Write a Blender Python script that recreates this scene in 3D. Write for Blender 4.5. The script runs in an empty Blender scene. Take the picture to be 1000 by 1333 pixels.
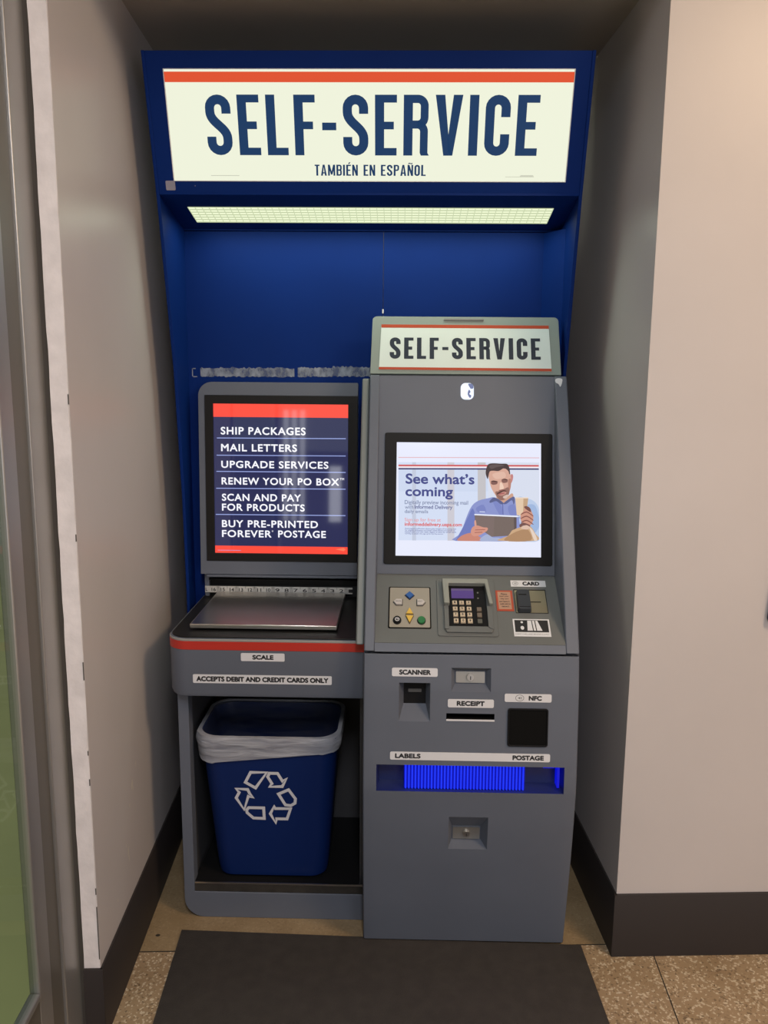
import bpy, bmesh, math, random
from mathutils import Vector, Matrix
random.seed(7)
sc = bpy.context.scene
COL = sc.collection
R = math.radians

# ------------------------------------------------------------------ camera
cam_data = bpy.data.cameras.new('camera')
cam = bpy.data.objects.new('camera', cam_data)
COL.objects.link(cam)
pitch, yaw, roll = R(9.49), R(1.98), R(0.46)
fw = Vector((math.sin(yaw)*math.cos(pitch), math.cos(yaw)*math.cos(pitch), -math.sin(pitch)))
rt = Vector((math.cos(yaw), -math.sin(yaw), 0))
dn = fw.cross(rt)
rt2 = math.cos(roll)*rt - math.sin(roll)*dn
dn2 = math.sin(roll)*rt + math.cos(roll)*dn
cam.matrix_world = Matrix(((rt2.x, -dn2.x, -fw.x, 0), (rt2.y, -dn2.y, -fw.y, 0), (rt2.z, -dn2.z, -fw.z, 1.5), (0, 0, 0, 1)))
cam_data.sensor_fit = 'VERTICAL'
cam_data.sensor_height = 24.0
cam_data.lens = 24.0*1055.0/1333.0
cam_data.clip_start = 0.02
sc.camera = cam

# ------------------------------------------------------------------ world, lamps, exposure
sc.view_settings.view_transform = 'Standard'
sc.view_settings.look = 'None'
sc.view_settings.gamma = 1.0
sc.view_settings.use_curve_mapping = False
sc.view_settings.exposure = 0.0
world = bpy.data.worlds.new('daylight')
sc.world = world
world.use_nodes = True
bg = world.node_tree.nodes['Background']
bg.inputs[0].default_value = (0.86, 0.93, 1.0, 1)
bg.inputs[1].default_value = 0.12

sun = bpy.data.lights.new('sun', 'SUN'); sun.energy = 2.4; sun.angle = R(3); sun.color = (1.0, 0.96, 0.86)
so = bpy.data.objects.new('sun', sun); COL.objects.link(so)
so.rotation_euler = Vector((-0.03, -0.55, -0.8)).to_track_quat('-Z', 'Y').to_euler()   # from behind the building, out over the lawn
def area(name, loc, target, w, h, col, power):
    d = bpy.data.lights.new(name, 'AREA')
    d.shape = 'RECTANGLE'; d.size = w; d.size_y = h; d.color = col; d.energy = power
    o = bpy.data.objects.new(name, d); COL.objects.link(o)
    o.location = loc
    o.rotation_euler = (Vector(target)-Vector(loc)).to_track_quat('-Z', 'Y').to_euler()
    return o
# lobby ceiling lamps (warm), daylight through the glass front on the left and the lobby's far windows
area('ceiling_lamp_warm', (1.75, 0.35, 2.82), (1.2, 0.8, 0), 0.6, 0.6, (1.0, 0.72, 0.46), 42)
area('ceiling_lamp_row', (0.10, -0.6, 2.84), (0.10, -0.599, 0), 0.22, 1.3, (0.95, 0.96, 1.0), 50)
area('glass_front_daylight', (-0.80, -1.3, 1.8), (1.1, 1.0, 1.1), 2.0, 0.9, (0.84, 0.95, 0.84), 2.5)
for wx, ww, wz, wh, e in ((1.9, 0.9, 1.2, 1.9, 21), (2.7, 0.7, 1.2, 1.9, 16), (-1.55, 0.055, 1.25, 1.2, .6), (-1.46, 0.055, 1.25, 1.2, .6), (-1.37, 0.055, 1.25, 1.2, .6), (-1.28, 0.055, 1.25, 1.2, .6), (-0.92, 0.13, 0.95, 0.6, 1.0)):
    area('far_window_daylight', (wx, -3.92, wz), (wx, 0, wz), ww, wh, (0.92, 0.94, 1.0), e)

# ------------------------------------------------------------------ materials
def lin(c):
    c = c/255.0
    return c/12.92 if c <= 0.04045 else ((c+0.055)/1.055)**2.4
def rgb(r, g, b): return (lin(r), lin(g), lin(b), 1)

def mat(name, col, rough=0.5, metal=0.0, bump=0.0, bscale=300.0, var=0.0, vscale=6.0, coat=0.0, spec=0.5):
    m = bpy.data.materials.new(name); m.use_nodes = True
    nt = m.node_tree; b = nt.nodes['Principled BSDF']
    b.inputs['Base Color'].default_value = (col[0], col[1], col[2], 1)
    b.inputs['Roughness'].default_value = rough
    b.inputs['Metallic'].default_value = metal
    b.inputs['Coat Weight'].default_value = coat
    b.inputs['Specular IOR Level'].default_value = spec
    if bump or var:
        tc = nt.nodes.new('ShaderNodeTexCoord')
    if bump:
        n = nt.nodes.new('ShaderNodeTexNoise'); n.inputs['Scale'].default_value = bscale
        bp = nt.nodes.new('ShaderNodeBump'); bp.inputs['Strength'].default_value = bump; bp.inputs['Distance'].default_value = 0.002
        nt.links.new(tc.outputs['Object'], n.inputs['Vector'])
        nt.links.new(n.outputs['Fac'], bp.inputs['Height']); nt.links.new(bp.outputs['Normal'], b.inputs['Normal'])
    if var:
        n2 = nt.nodes.new('ShaderNodeTexNoise'); n2.inputs['Scale'].default_value = vscale; n2.inputs['Detail'].default_value = 5
        mr = nt.nodes.new('ShaderNodeMapRange')
        mr.inputs['From Min'].default_value = 0.3; mr.inputs['From Max'].default_value = 0.7
        mr.inputs['To Min'].default_value = 1-var; mr.inputs['To Max'].default_value = 1+var
        mx = nt.nodes.new('ShaderNodeVectorMath'); mx.operation = 'SCALE'
        mx.inputs[0].default_value = col[:3]
        nt.links.new(tc.outputs['Object'], n2.inputs['Vector'])
        nt.links.new(n2.outputs['Fac'], mr.inputs['Value'])
        nt.links.new(mr.outputs['Result'], mx.inputs['Scale'])
        nt.links.new(mx.outputs['Vector'], b.inputs['Base Color'])
    return m

def emi(name, col, strength=1.0, rough=0.5, gloss=0.0):
    """a lit panel: dark glossy front, light from behind"""
    m = bpy.data.materials.new(name); m.use_nodes = True
    b = m.node_tree.nodes['Principled BSDF']
    b.inputs['Base Color'].default_value = (0.01, 0.01, 0.012, 1)
    b.inputs['Roughness'].default_value = rough
    b.inputs['Specular IOR Level'].default_value = gloss
    b.inputs['Emission Color'].default_value = (col[0], col[1], col[2], 1)
    b.inputs['Emission Strength'].default_value = strength
    return m

M = {}
M['grey'] = mat('grey_powder_coat', (0.116, 0.131, 0.168), 0.5, bump=0.12, bscale=900, var=0.04, vscale=5)
M['grey2'] = mat('grey_powder_coat_light', (0.18, 0.20, 0.195), 0.45, bump=0.12, bscale=900)
M['panel'] = mat('grey_console', (0.132, 0.138, 0.136), 0.45, bump=0.10, bscale=900, var=0.04, vscale=7)
M['grey_dark'] = mat('dark_grey_interior', (0.022, 0.022, 0.025), 0.6)
M['black'] = mat('black_plastic', (0.010, 0.010, 0.011), 0.45, spec=0.12)
M['black_matte'] = mat('black_matte', (0.006, 0.006, 0.006), 0.8, spec=0.08)
M['bezel'] = mat('dark_brown_bezel', (0.0085, 0.0078, 0.0072), 0.5, spec=0.2)
M['tray'] = mat('black_tray', (0.012, 0.0115, 0.011), 0.45, spec=0.3, bump=0.1, bscale=700)
M['gap'] = mat('gap_shadow', (0.004, 0.004, 0.004), 0.9)
M['blue'] = mat('blue_paint', (0.0030, 0.022, 0.150), 0.55, spec=0.08, bump=0.05, bscale=200, var=0.08, vscale=3)
M['red'] = mat('red_stripe', (0.50, 0.030, 0.020), 0.35)
M['lip'] = mat('pale_grey_lip', (0.30, 0.29, 0.27), 0.4)
M['label'] = mat('white_label', (0.70, 0.70, 0.73), 0.4)
M['ink'] = mat('black_ink', (0.015, 0.015, 0.018), 0.5)
M['inkgrey'] = mat('grey_ink', (0.18, 0.18, 0.18), 0.5)
M['steel'] = mat('brushed_steel', (0.74, 0.70, 0.66), 0.25, metal=1.0)
M['alu'] = mat('satin_aluminium', (0.42, 0.41, 0.40), 0.42, metal=0.75, bump=0.05, bscale=300)
M['alu_dark'] = mat('weathered_aluminium', (0.20, 0.185, 0.16), 0.45, metal=0.6)
M['lockplate'] = mat('lock_plate', (0.45, 0.43, 0.40), 0.35, metal=0.8)
M['wall'] = mat('painted_plaster', (0.56, 0.52, 0.515), 0.38, bump=0.05, bscale=60, var=0.03, vscale=2.5, spec=0.35)
M['ceil'] = mat('ceiling_paint', (0.45, 0.41, 0.37), 0.8)
M['trimwhite'] = mat('white_corner_paint', (0.80, 0.75, 0.745), 0.6, bump=0.3, bscale=90, var=0.08, vscale=25)
M['base'] = mat('brown_rubber_baseboard', (0.034, 0.028, 0.027), 0.55, bump=0.05, bscale=200, spec=0.3)
M['bin'] = mat('blue_bin_plastic', (0.0035, 0.017, 0.10), 0.45, spec=0.25, bump=0.08, bscale=500)
M['symbol'] = mat('white_print', (0.62, 0.62, 0.66), 0.5)
M['mat'] = mat('dark_rubber_mat', (0.040, 0.034, 0.030), 0.85, bump=0.8, bscale=350, var=0.15, vscale=30)
M['navy'] = mat('navy_plastic', (0.012, 0.016, 0.055), 0.35)
M['tape'] = mat('clear_tape', (0.30, 0.29, 0.36), 0.3)
M['chip'] = mat('chipped_paint', (0.10, 0.085, 0.07), 0.8)

def steel_brush():
    m = M['steel']; nt = m.node_tree; b = nt.nodes['Principled BSDF']
    tc = nt.nodes.new('ShaderNodeTexCoord'); mp = nt.nodes.new('ShaderNodeMapping')
    mp.inputs['Scale'].default_value = (55, 0.02, 0.02)
    n = nt.nodes.new('ShaderNodeTexNoise'); n.inputs['Scale'].default_value = 1.0; n.inputs['Detail'].default_value = 2
    mr = nt.nodes.new('ShaderNodeMapRange'); mr.inputs['To Min'].default_value = 0.25; mr.inputs['To Max'].default_value = 0.33
    nt.links.new(tc.outputs['Object'], mp.inputs['Vector']); nt.links.new(mp.outputs['Vector'], n.inputs['Vector'])
    nt.links.new(n.outputs['Fac'], mr.inputs['Value']); nt.links.new(mr.outputs['Result'], b.inputs['Roughness'])
steel_brush()

def terrazzo(name, base, chip, dark, strength):
    m = bpy.data.materials.new(name); m.use_nodes = True
    nt = m.node_tree; b = nt.nodes['Principled BSDF']
    tc = nt.nodes.new('ShaderNodeTexCoord')
    v = nt.nodes.new('ShaderNodeTexVoronoi'); v.inputs['Scale'].default_value = 210
    n = nt.nodes.new('ShaderNodeTexNoise'); n.inputs['Scale'].default_value = 9; n.inputs['Detail'].default_value = 6
    sep = nt.nodes.new('ShaderNodeSeparateColor')
    cr = nt.nodes.new('ShaderNodeValToRGB')
    e = cr.color_ramp.elements
    e[0].position = 0.0; e[0].color = (*dark, 1)
    e[1].position = 0.14; e[1].color = (*base, 1)
    x = e.new(0.80); x.color = (*base, 1)
    x = e.new(0.86); x.color = (*chip, 1)
    mx = nt.nodes.new('ShaderNodeMix'); mx.data_type = 'RGBA'
    mx.inputs['Factor'].default_value = strength
    mx.inputs['A'].default_value = (*base, 1)
    ml = nt.nodes.new('ShaderNodeMix'); ml.data_type = 'RGBA'; ml.blend_type = 'MULTIPLY'; ml.inputs['Factor'].default_value = 0.7
    cr2 = nt.nodes.new('ShaderNodeValToRGB'); cr2.color_ramp.elements[0].position = 0.3; cr2.color_ramp.elements[1].position = 0.7
    cr2.color_ramp.elements[0].color = (0.70, 0.66, 0.60, 1); cr2.color_ramp.elements[1].color = (1, 1, 1, 1)
    L = nt.links.new
    L(tc.outputs['Object'], v.inputs['Vector']); L(tc.outputs['Object'], n.inputs['Vector'])
    L(v.outputs['Color'], sep.inputs['Color']); L(sep.outputs['Red'], cr.inputs['Fac'])
    L(cr.outputs['Color'], mx.inputs['B']); L(mx.outputs['Result'], ml.inputs['A'])
    L(n.outputs['Fac'], cr2.inputs['Fac']); L(cr2.outputs['Color'], ml.inputs['B'])
    L(ml.outputs['Result'], b.inputs['Base Color'])
    b.inputs['Roughness'].default_value = 0.45
    return m
M['terrazzo'] = terrazzo('terrazzo_tile', (0.385, 0.275, 0.165), (0.68, 0.58, 0.43), (0.16, 0.11, 0.065), 0.9)
M['floor2'] = terrazzo('shaded_stone_floor', (0.33, 0.24, 0.135), (0.42, 0.32, 0.20), (0.22, 0.15, 0.09), 0.5)  # base colour lowered to carry the alcove's shade

def glass_mat():
    m = bpy.data.materials.new('window_glass'); m.use_nodes = True
    nt = m.node_tree; nt.nodes.remove(nt.nodes['Principled BSDF'])
    out = nt.nodes['Material Output']
    t = nt.nodes.new('ShaderNodeBsdfTransparent'); t.inputs[0].default_value = (0.86, 0.9, 0.86, 1)
    g = nt.nodes.new('ShaderNodeBsdfGlossy'); g.inputs['Roughness'].default_value = 0.03
    fr = nt.nodes.new('ShaderNodeFresnel'); fr.inputs['IOR'].default_value = 1.18
    mx = nt.nodes.new('ShaderNodeMixShader')
    gm = nt.nodes.new('ShaderNodeNewGeometry'); mm = nt.nodes.new('ShaderNodeMath'); mm.operation = 'MULTIPLY_ADD'
    iv = nt.nodes.new('ShaderNodeMath'); iv.operation = 'SUBTRACT'; iv.inputs[0].default_value = 1.0
    nt.links.new(gm.outputs['Backfacing'], iv.inputs[1]); mm.inputs[2].default_value = 0.0
    nt.links.new(fr.outputs[0], mm.inputs[0]); nt.links.new(iv.outputs[0], mm.inputs[1])
    nt.links.new(mm.outputs[0], mx.inputs[0]); nt.links.new(t.outputs[0], mx.inputs[1]); nt.links.new(g.outputs[0], mx.inputs[2])
    nt.links.new(mx.outputs[0], out.inputs['Surface'])
    return m
M['glass'] = glass_mat()

def bag_mat(name, lo, hi, col):
    m = bpy.data.materials.new(name); m.use_nodes = True
    nt = m.node_tree; b = nt.nodes['Principled BSDF']; out = nt.nodes['Material Output']
    b.inputs['Base Color'].default_value = (*col, 1); b.inputs['Roughness'].default_value = 0.35
    t = nt.nodes.new('ShaderNodeBsdfTransparent'); mx = nt.nodes.new('ShaderNodeMixShader')
    tc = nt.nodes.new('ShaderNodeTexCoord'); n = nt.nodes.new('ShaderNodeTexNoise'); n.inputs['Scale'].default_value = 1.0
    mp = nt.nodes.new('ShaderNodeMapping'); mp.inputs['Scale'].default_value = (9, 9, 60); mp.inputs['Rotation'].default_value = (0.0, 0.12, 0.0)
    n.inputs['Detail'].default_value = 3; n.inputs['Distortion'].default_value = 0.6
    mr = nt.nodes.new('ShaderNodeMapRange'); mr.inputs['From Min'].default_value = 0.3; mr.inputs['From Max'].default_value = 0.7
    mr.inputs['To Min'].default_value = lo; mr.inputs['To Max'].default_value = hi
    bp = nt.nodes.new('ShaderNodeBump'); bp.inputs['Strength'].default_value = 0.6; bp.inputs['Distance'].default_value = 0.01
    L = nt.links.new
    L(tc.outputs['Object'], mp.inputs['Vector']); L(mp.outputs['Vector'], n.inputs['Vector']); L(n.outputs['Fac'], mr.inputs['Value']); L(mr.outputs['Result'], mx.inputs[0])
    L(n.outputs['Fac'], bp.inputs['Height']); L(bp.outputs['Normal'], b.inputs['Normal'])
    L(t.outputs[0], mx.inputs[1]); L(b.outputs[0], mx.inputs[2]); L(mx.outputs[0], out.inputs['Surface'])
    return m
M['bag'] = bag_mat('thin_white_plastic_film', 0.45, 0.9, (0.50, 0.51, 0.56))
M['bag_in'] = bag_mat('thin_clear_plastic_film', 0.03, 0.16, (0.40, 0.42, 0.48))

def smear_mat():
    m = bpy.data.materials.new('torn_adhesive'); m.use_nodes = True
    nt = m.node_tree; b = nt.nodes['Principled BSDF']; out = nt.nodes['Material Output']
    b.inputs['Base Color'].default_value = (0.26, 0.29, 0.36, 1); b.inputs['Roughness'].default_value = 0.6
    t = nt.nodes.new('ShaderNodeBsdfTransparent'); mx = nt.nodes.new('ShaderNodeMixShader')
    tc = nt.nodes.new('ShaderNodeTexCoord'); n = nt.nodes.new('ShaderNodeTexNoise')
    mp = nt.nodes.new('ShaderNodeMapping'); mp.inputs['Scale'].default_value = (60, 10, 35); mp.inputs['Rotation'].default_value = (0, 0.7, 0)
    n.inputs['Scale'].default_value = 1.0; n.inputs['Detail'].default_value = 4
    mr = nt.nodes.new('ShaderNodeMapRange'); mr.inputs['From Min'].default_value = 0.36; mr.inputs['From Max'].default_value = 0.62
    mr.inputs['To Min'].default_value = 0.35; mr.inputs['To Max'].default_value = 1.0
    L = nt.links.new
    L(tc.outputs['Object'], mp.inputs['Vector']); L(mp.outputs['Vector'], n.inputs['Vector']); L(n.outputs['Fac'], mr.inputs['Value'])
    L(mr.outputs['Result'], mx.inputs[0]); L(t.outputs[0], mx.inputs[1]); L(b.outputs[0], mx.inputs[2]); L(mx.outputs[0], out.inputs['Surface'])
    return m
M['smear'] = smear_mat()

# ------------------------------------------------------------------ mesh helpers
def ident(x, y, z): return (x, y, z)
class MB:
    def __init__(s): s.v = []; s.f = []; s.m = []
    def add(s, vs, fs, m=0):
        o = len(s.v); s.v += [tuple(p) for p in vs]
        for f in fs: s.f.append([i+o for i in f]); s.m.append(m)
        return s
    def box(s, x0, x1, y0, y1, z0, z1, m=0, fr=ident):
        vs = [fr(x, y, z) for x in (x0, x1) for y in (y0, y1) for z in (z0, z1)]
        return s.add(vs, [(0, 1, 3, 2), (4, 6, 7, 5), (0, 4, 5, 1), (2, 3, 7, 6), (0, 2, 6, 4), (1, 5, 7, 3)], m)
    def prism(s, poly, h0, h1, fr=ident, m=0, poly1=None):
        """poly in (a,b), extruded along the third frame axis from h0 to h1"""
        p1 = poly1 or poly; n = len(poly)
        vs = [fr(a, b, h0) for a, b in poly] + [fr(a, b, h1) for a, b in p1]
        fs = [tuple(range(n)), tuple(range(2*n-1, n-1, -1))] + [(i, (i+1) % n, n+(i+1) % n, n+i) for i in range(n)]
        return s.add(vs, fs, m)
    def sheet(s, poly, h, fr=ident, m=0):
        return s.add([fr(a, b, h) for a, b in poly], [tuple(range(len(poly)))], m)
    def ring(s, outer, inner, h0, h1, fr=ident, m=0):
        n = len(outer)
        vs = [fr(a, b, h) for h in (h0, h1) for q in (outer, inner) for a, b in q]
        fs = []
        for i in range(n):
            j = (i+1) % n
            fs += [(i, j, n+j, n+i), (2*n+i, 3*n+i, 3*n+j, 2*n+j), (i, 2*n+i, 2*n+j, j), (n+i, n+j, 3*n+j, 3*n+i)]
        return s.add(vs, fs, m)
    def loft(s, rings, m=0, cap0=False, cap1=False, closed=True):
        n = len(rings[0]); vs = [p for r in rings for p in r]; fs = []
        for k in range(len(rings)-1):
            for i in range(n if closed else n-1):
                j = (i+1) % n
                fs.append((k*n+i, k*n+j, (k+1)*n+j, (k+1)*n+i))
        if cap0: fs.append(tuple(range(n)))
        if cap1: fs.append(tuple(range((len(rings)-1)*n, len(rings)*n)))
        return s.add(vs, fs, m)
    def frustum(s, o, i, d, fr, m=0, mback=None, h=0.0):
        """recess: outer rect o=(a0,a1,b0,b1) at height h, inner rect i at height -d"""
        q = lambda r: [(r[0], r[2]), (r[1], r[2]), (r[1], r[3]), (r[0], r[3])]
        vs = [fr(a, b, h) for a, b in q(o)] + [fr(a, b, -d) for a, b in q(i)]
        s.add(vs, [(k, (k+1) % 4, 4+(k+1) % 4, 4+k) for k in range(4)], m)
        s.add(vs[4:], [(0, 1, 2, 3)], m if mback is None else mback)
        return s
    def text(s, txt, x0, x1, b0, b1, h, fr, m=0, bold=0.0, space=1.0):
        vs, fs = text_mesh(txt, 0.0, space)
        xs = [p[0] for p in vs]; ys = [p[1] for p in vs]
        ax, ay = min(xs), min(ys); sx = (x1-x0)/(max(xs)-ax); sy = (b1-b0)/(max(ys)-ay)
        d = bold*.75*sy
        x0 += d; sx = (x1-x0-d)/(max(xs)-ax); b0 += d; sy = (b1-b0-d)/(max(ys)-ay)
        shifts = [(0, 0)] if not bold else [(d*math.cos(R(45*k)), d*math.sin(R(45*k))) for k in range(8)]
        for k, (da, db) in enumerate(shifts):
            s.add([fr(x0+da+(p[0]-ax)*sx, b0+db+(p[1]-ay)*sy, h+k*2e-6) for p in vs], fs, m)
        return s
    def build(s, name, mats, parent=None, bevel=0.0, org=None, seg=2):
        me = bpy.data.meshes.new(name)
        vs = s.v
        if org is not None: vs = [(p[0]-org[0], p[1]-org[1], p[2]-org[2]) for p in vs]
        me.from_pydata(vs, [], s.f)
        if not isinstance(mats, (list, tuple)): mats = [mats]
        for x in mats: me.materials.append(x)
        for p, k in zip(me.polygons, s.m): p.material_index = k
        bm = bmesh.new(); bm.from_mesh(me)
        bmesh.ops.recalc_face_normals(bm, faces=bm.faces); bm.to_mesh(me); bm.free()
        for p in me.polygons: p.use_smooth = True
        me.set_sharp_from_angle(angle=R(32))
        o = bpy.data.objects.new(name, me); COL.objects.link(o)
        if parent is not None: o.parent = parent
        if bevel:
            b = o.modifiers.new('edge', 'BEVEL'); b.width = bevel; b.segments = seg; b.limit_method = 'ANGLE'; b.angle_limit = R(40)
        return o

_tc = {}
def text_mesh(txt, bold, space):
    key = (txt, bold, space)
    if key in _tc: return _tc[key]
    c = bpy.data.curves.new('lettering', 'FONT')
    c.body = txt; c.size = 1.0; c.offset = bold; c.space_character = space; c.fill_mode = 'FRONT'; c.resolution_u = 4
    o = bpy.data.objects.new('lettering', c); COL.objects.link(o)
    bpy.context.view_layer.update()
    dg = bpy.context.evaluated_depsgraph_get()
    me = bpy.data.meshes.new_from_object(o.evaluated_get(dg))
    r = ([tuple(v.co) for v in me.vertices], [tuple(p.vertices) for p in me.polygons])
    bpy.data.meshes.remove(me); bpy.data.objects.remove(o); bpy.data.curves.remove(c)
    _tc[key] = r
    return r

def rrect(a0, a1, b0, b1, r, n=6, rs=None):
    """rounded rectangle; rs = radii (bottom-left, bottom-right, top-right, top-left)"""
    rs = rs or (r, r, r, r); out = []
    for (ca, cb, sa, sb, st), q in zip(((a0, b0, 1, 1, 180), (a1, b0, -1, 1, 270), (a1, b1, -1, -1, 0), (a0, b1, 1, -1, 90)), rs):
        for k in range(n+1):
            t = R(st+90.0*k/n)
            out.append((ca+sa*q+q*math.cos(t), cb+sb*q+q*math.sin(t)))
    return out
def rect(a0, a1, b0, b1): return [(a0, b0), (a1, b0), (a1, b1), (a0, b1)]
def circle(ca, cb, r, n=24, rb=None): return [(ca+r*math.cos(2*math.pi*k/n), cb+(rb or r)*math.sin(2*math.pi*k/n)) for k in range(n)]
def Frame(A, B):
    """plane spanned by x and the line A->B in (y,z): (x, s along line, h outward)"""
    l = math.hypot(B[0]-A[0], B[1]-A[1]); ty, tz = (B[0]-A[0])/l, (B[1]-A[1])/l
    return lambda x, s, h: (x, A[0]+s*ty-h*tz, A[1]+s*tz+h*ty)
def yzx(y, z, x): return (x, y, z)
def xzy(x, z, y): return (x, y, z)
def smooth_poly(pts, n=5):
    out = []; k = len(pts)
    for i in range(k):
        p0, p1, p2, p3 = pts[i-1], pts[i], pts[(i+1) % k], pts[(i+2) % k]
        for j in range(n):
            t = j/n
            out.append(tuple(0.5*((2*p1[d])+(-p0[d]+p2[d])*t+(2*p0[d]-5*p1[d]+4*p2[d]-p3[d])*t*t+(-p0[d]+3*p1[d]-3*p2[d]+p3[d])*t**3) for d in (0, 1)))
    return out

# condensed sign capitals, height 1, drawn as strokes of even weight
def ribbon(pts, t, closed=False):
    n = len(pts); L, Rr = [], []
    for i in range(n):
        a = pts[i-1] if (i > 0 or closed) else None
        b = pts[(i+1) % n] if (i < n-1 or closed) else None
        ds = []
        for p, q in ((a, pts[i]), (pts[i], b)):
            if p is not None and q is not None:
                d = (q[0]-p[0], q[1]-p[1]); l = math.hypot(*d)
                if l > 1e-9: ds.append((d[0]/l, d[1]/l))
        if len(ds) == 2:
            nx, ny = -(ds[0][1]+ds[1][1]), ds[0][0]+ds[1][0]; l = math.hypot(nx, ny) or 1; nx /= l; ny /= l
            c = max(0.35, nx*-ds[0][1]+ny*ds[0][0]); k = t/2/c
        else: nx, ny = -ds[0][1], ds[0][0]; k = t/2
        L.append((pts[i][0]+nx*k, pts[i][1]+ny*k)); Rr.append((pts[i][0]-nx*k, pts[i][1]-ny*k))
    fs = []
    vs = [p for pr in zip(L, Rr) for p in pr]
    for i in range(n if closed else n-1):
        j = (i+1) % n
        fs.append((2*i, 2*i+1, 2*j+1, 2*j))
    return vs, fs
def arc(cx, cy, r, a0, a1, n=10): return [(cx+r*math.cos(R(a0+(a1-a0)*k/n)), cy+r*math.sin(R(a0+(a1-a0)*k/n))) for k in range(n+1)]
def bez(p0, p1, p2, p3, n=14):
    return [tuple((1-t)**3*p0[d]+3*(1-t)**2*t*p1[d]+3*(1-t)*t*t*p2[d]+t**3*p3[d] for d in (0, 1)) for t in [k/n for k in range(n+1)]]
def glyph(c, t):
    r = t/2
    def rc(a0, a1, b0, b1): return ([(a0, b0), (a1, b0), (a1, b1), (a0, b1)], [(0, 1, 2, 3)])
    def pg(*p): return (list(p), [tuple(range(len(p)))])
    acc = {'É': 'E', 'Ñ': 'N'}; base = acc.get(c, c); P = []
    if base == 'S':
        W = .43; q = W/2-r
        P.append(ribbon([(W-r, .69)]+arc(W/2, 1-r-q, q, 0, 180)+bez((r, .72), (r, .53), (W-r, .47), (W-r, .28))+arc(W/2, r+q, q, 0, -180)+[(r, .31)], t))
    elif base == 'C':
        W = .42; q = W/2-r
        P.append(ribbon([(W-r, .64)]+arc(W/2, 1-r-q, q, 0, 180)+arc(W/2, r+q, q, 180, 360)+[(W-r, .36)], t))
    elif base == 'O':
        W = .43; q = W/2-r
        P.append(ribbon(arc(W/2, 1-r-q, q, 0, 180)+arc(W/2, r+q, q, 180, 360), t, True))
    elif base == 'E':
        W = .37; P += [rc(0, t, 0, 1), rc(t, W, 1-t*.82, 1), rc(t, W-.05, .5-t*.41, .5+t*.41), rc(t, W, 0, t*.82)]
    elif base == 'F':
        W = .36; P += [rc(0, t, 0, 1), rc(t, W, 1-t*.82, 1), rc(t, W-.04, .5-t*.41, .5+t*.41)]
    elif base == 'L': W = .36; P += [rc(0, t, 0, 1), rc(t, W, 0, t*.82)]
    elif base == 'I': W = t; P.append(rc(0, t, 0, 1))
    elif base == '-': W = .24; P.append(rc(0, W, .42, .42+t*.82))
    elif base == 'T': W = .38; P += [rc(0, W, 1-t*.82, 1), rc(W/2-r, W/2+r, 0, 1-t*.82)]
    elif base == 'V': W = .46; P += [pg((0, 1), (t*1.02, 1), (W/2+.015, .22), (W/2+t*.5, 0), (W/2-t*.5, 0)), pg((W-t*1.02, 1), (W, 1), (W/2+t*.5, 0), (W/2, .05), (W/2-.015, .22))]
    elif base == 'A': W = .46; P += [pg((0, 0), (t, 0), (W/2, .78), (W/2+t*.5, 1), (W/2-t*.5, 1)), pg((W-t, 0), (W, 0), (W/2+t*.5, 1), (W/2, .78)), rc(W*.22, W*.78, .20, .20+t*.75)]
    elif base == 'N': W = .44; P += [rc(0, t*.9, 0, 1), rc(W-t*.9, W, 0, 1), pg((0, 1), (t, 1), (W, 0), (W-t, 0))]
    elif base == 'M': W = .56; P += [rc(0, t*.9, 0, 1), rc(W-t*.9, W, 0, 1), pg((0, 1), (t, 1), (W/2+r*.8, .1), (W/2-r*.8, .1)), pg((W-t, 1), (W, 1), (W/2+r*.8, .1), (W/2-r*.8, .1))]
    elif base in 'PRB':
        W = .42; th = t*.86; h2 = th/2; q = .115; mid = .45; cx = W-h2-q
        P.append(rc(0, t, 0, 1))
        P += [rc(t, cx+.006, 1-th, 1), rc(t, cx+.006, mid, mid+th)]
        P.append(ribbon(arc(cx, 1-h2-q, q, 90, 0)+arc(cx, mid+h2+q, q, 0, -90), th))
        if base == 'R': P += [ribbon(arc(cx-.005, mid+h2-q, q, 90, 0)+[(W-h2-.005, .04)], th), pg((W-th-.005, .045), (W-.005, .045), (W+.02, 0), (W-th+.015, 0))]
        if base == 'B':
            P.append(rc(t, cx, 0, th))
            P.append(ribbon(arc(cx, mid+h2-q, q, 90, 0)+arc(cx, h2+q, q, 0, -90), th))
    else: W = .25
    if c == 'É': P.append(pg((W*.4, 1.06), (W*.65, 1.06), (W*.95, 1.22), (W*.6, 1.22)))
    if c == 'Ñ': P.append(ribbon([(W*.15, 1.08), (W*.3, 1.15), (W*.5, 1.12), (W*.7, 1.09), (W*.85, 1.16)], t*.55))
    return W, P
def sign_text(mb, txt, x0, x1, b0, b1, h, fr, m, t=.16, gap=.11):
    x = 0; items = []
    for c in txt:
        W, P = glyph(c, t); items.append((x, P)); x += W+gap
    sx = (x1-x0)/(x-gap); sy = b1-b0
    for ox, P in items:
        for vs, fs in P: mb.add([fr(x0+(ox+p[0])*sx, b0+p[1]*sy, h) for p in vs], fs, m)

def empty(name, loc, rz=0.0):
    o = bpy.data.objects.new(name, None); COL.objects.link(o); o.location = loc; o.rotation_euler = (0, 0, rz)
    o.empty_display_size = 0.1
    return o
def tag(o, label, cat, group=None, kind=None):
    o['label'] = label; o['category'] = cat
    if group: o['group'] = group
    if kind: o['kind'] = kind
    return o
def struct(o, label=None):
    o['kind'] = 'structure'
    if label: o['label'] = label
    return o

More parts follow.
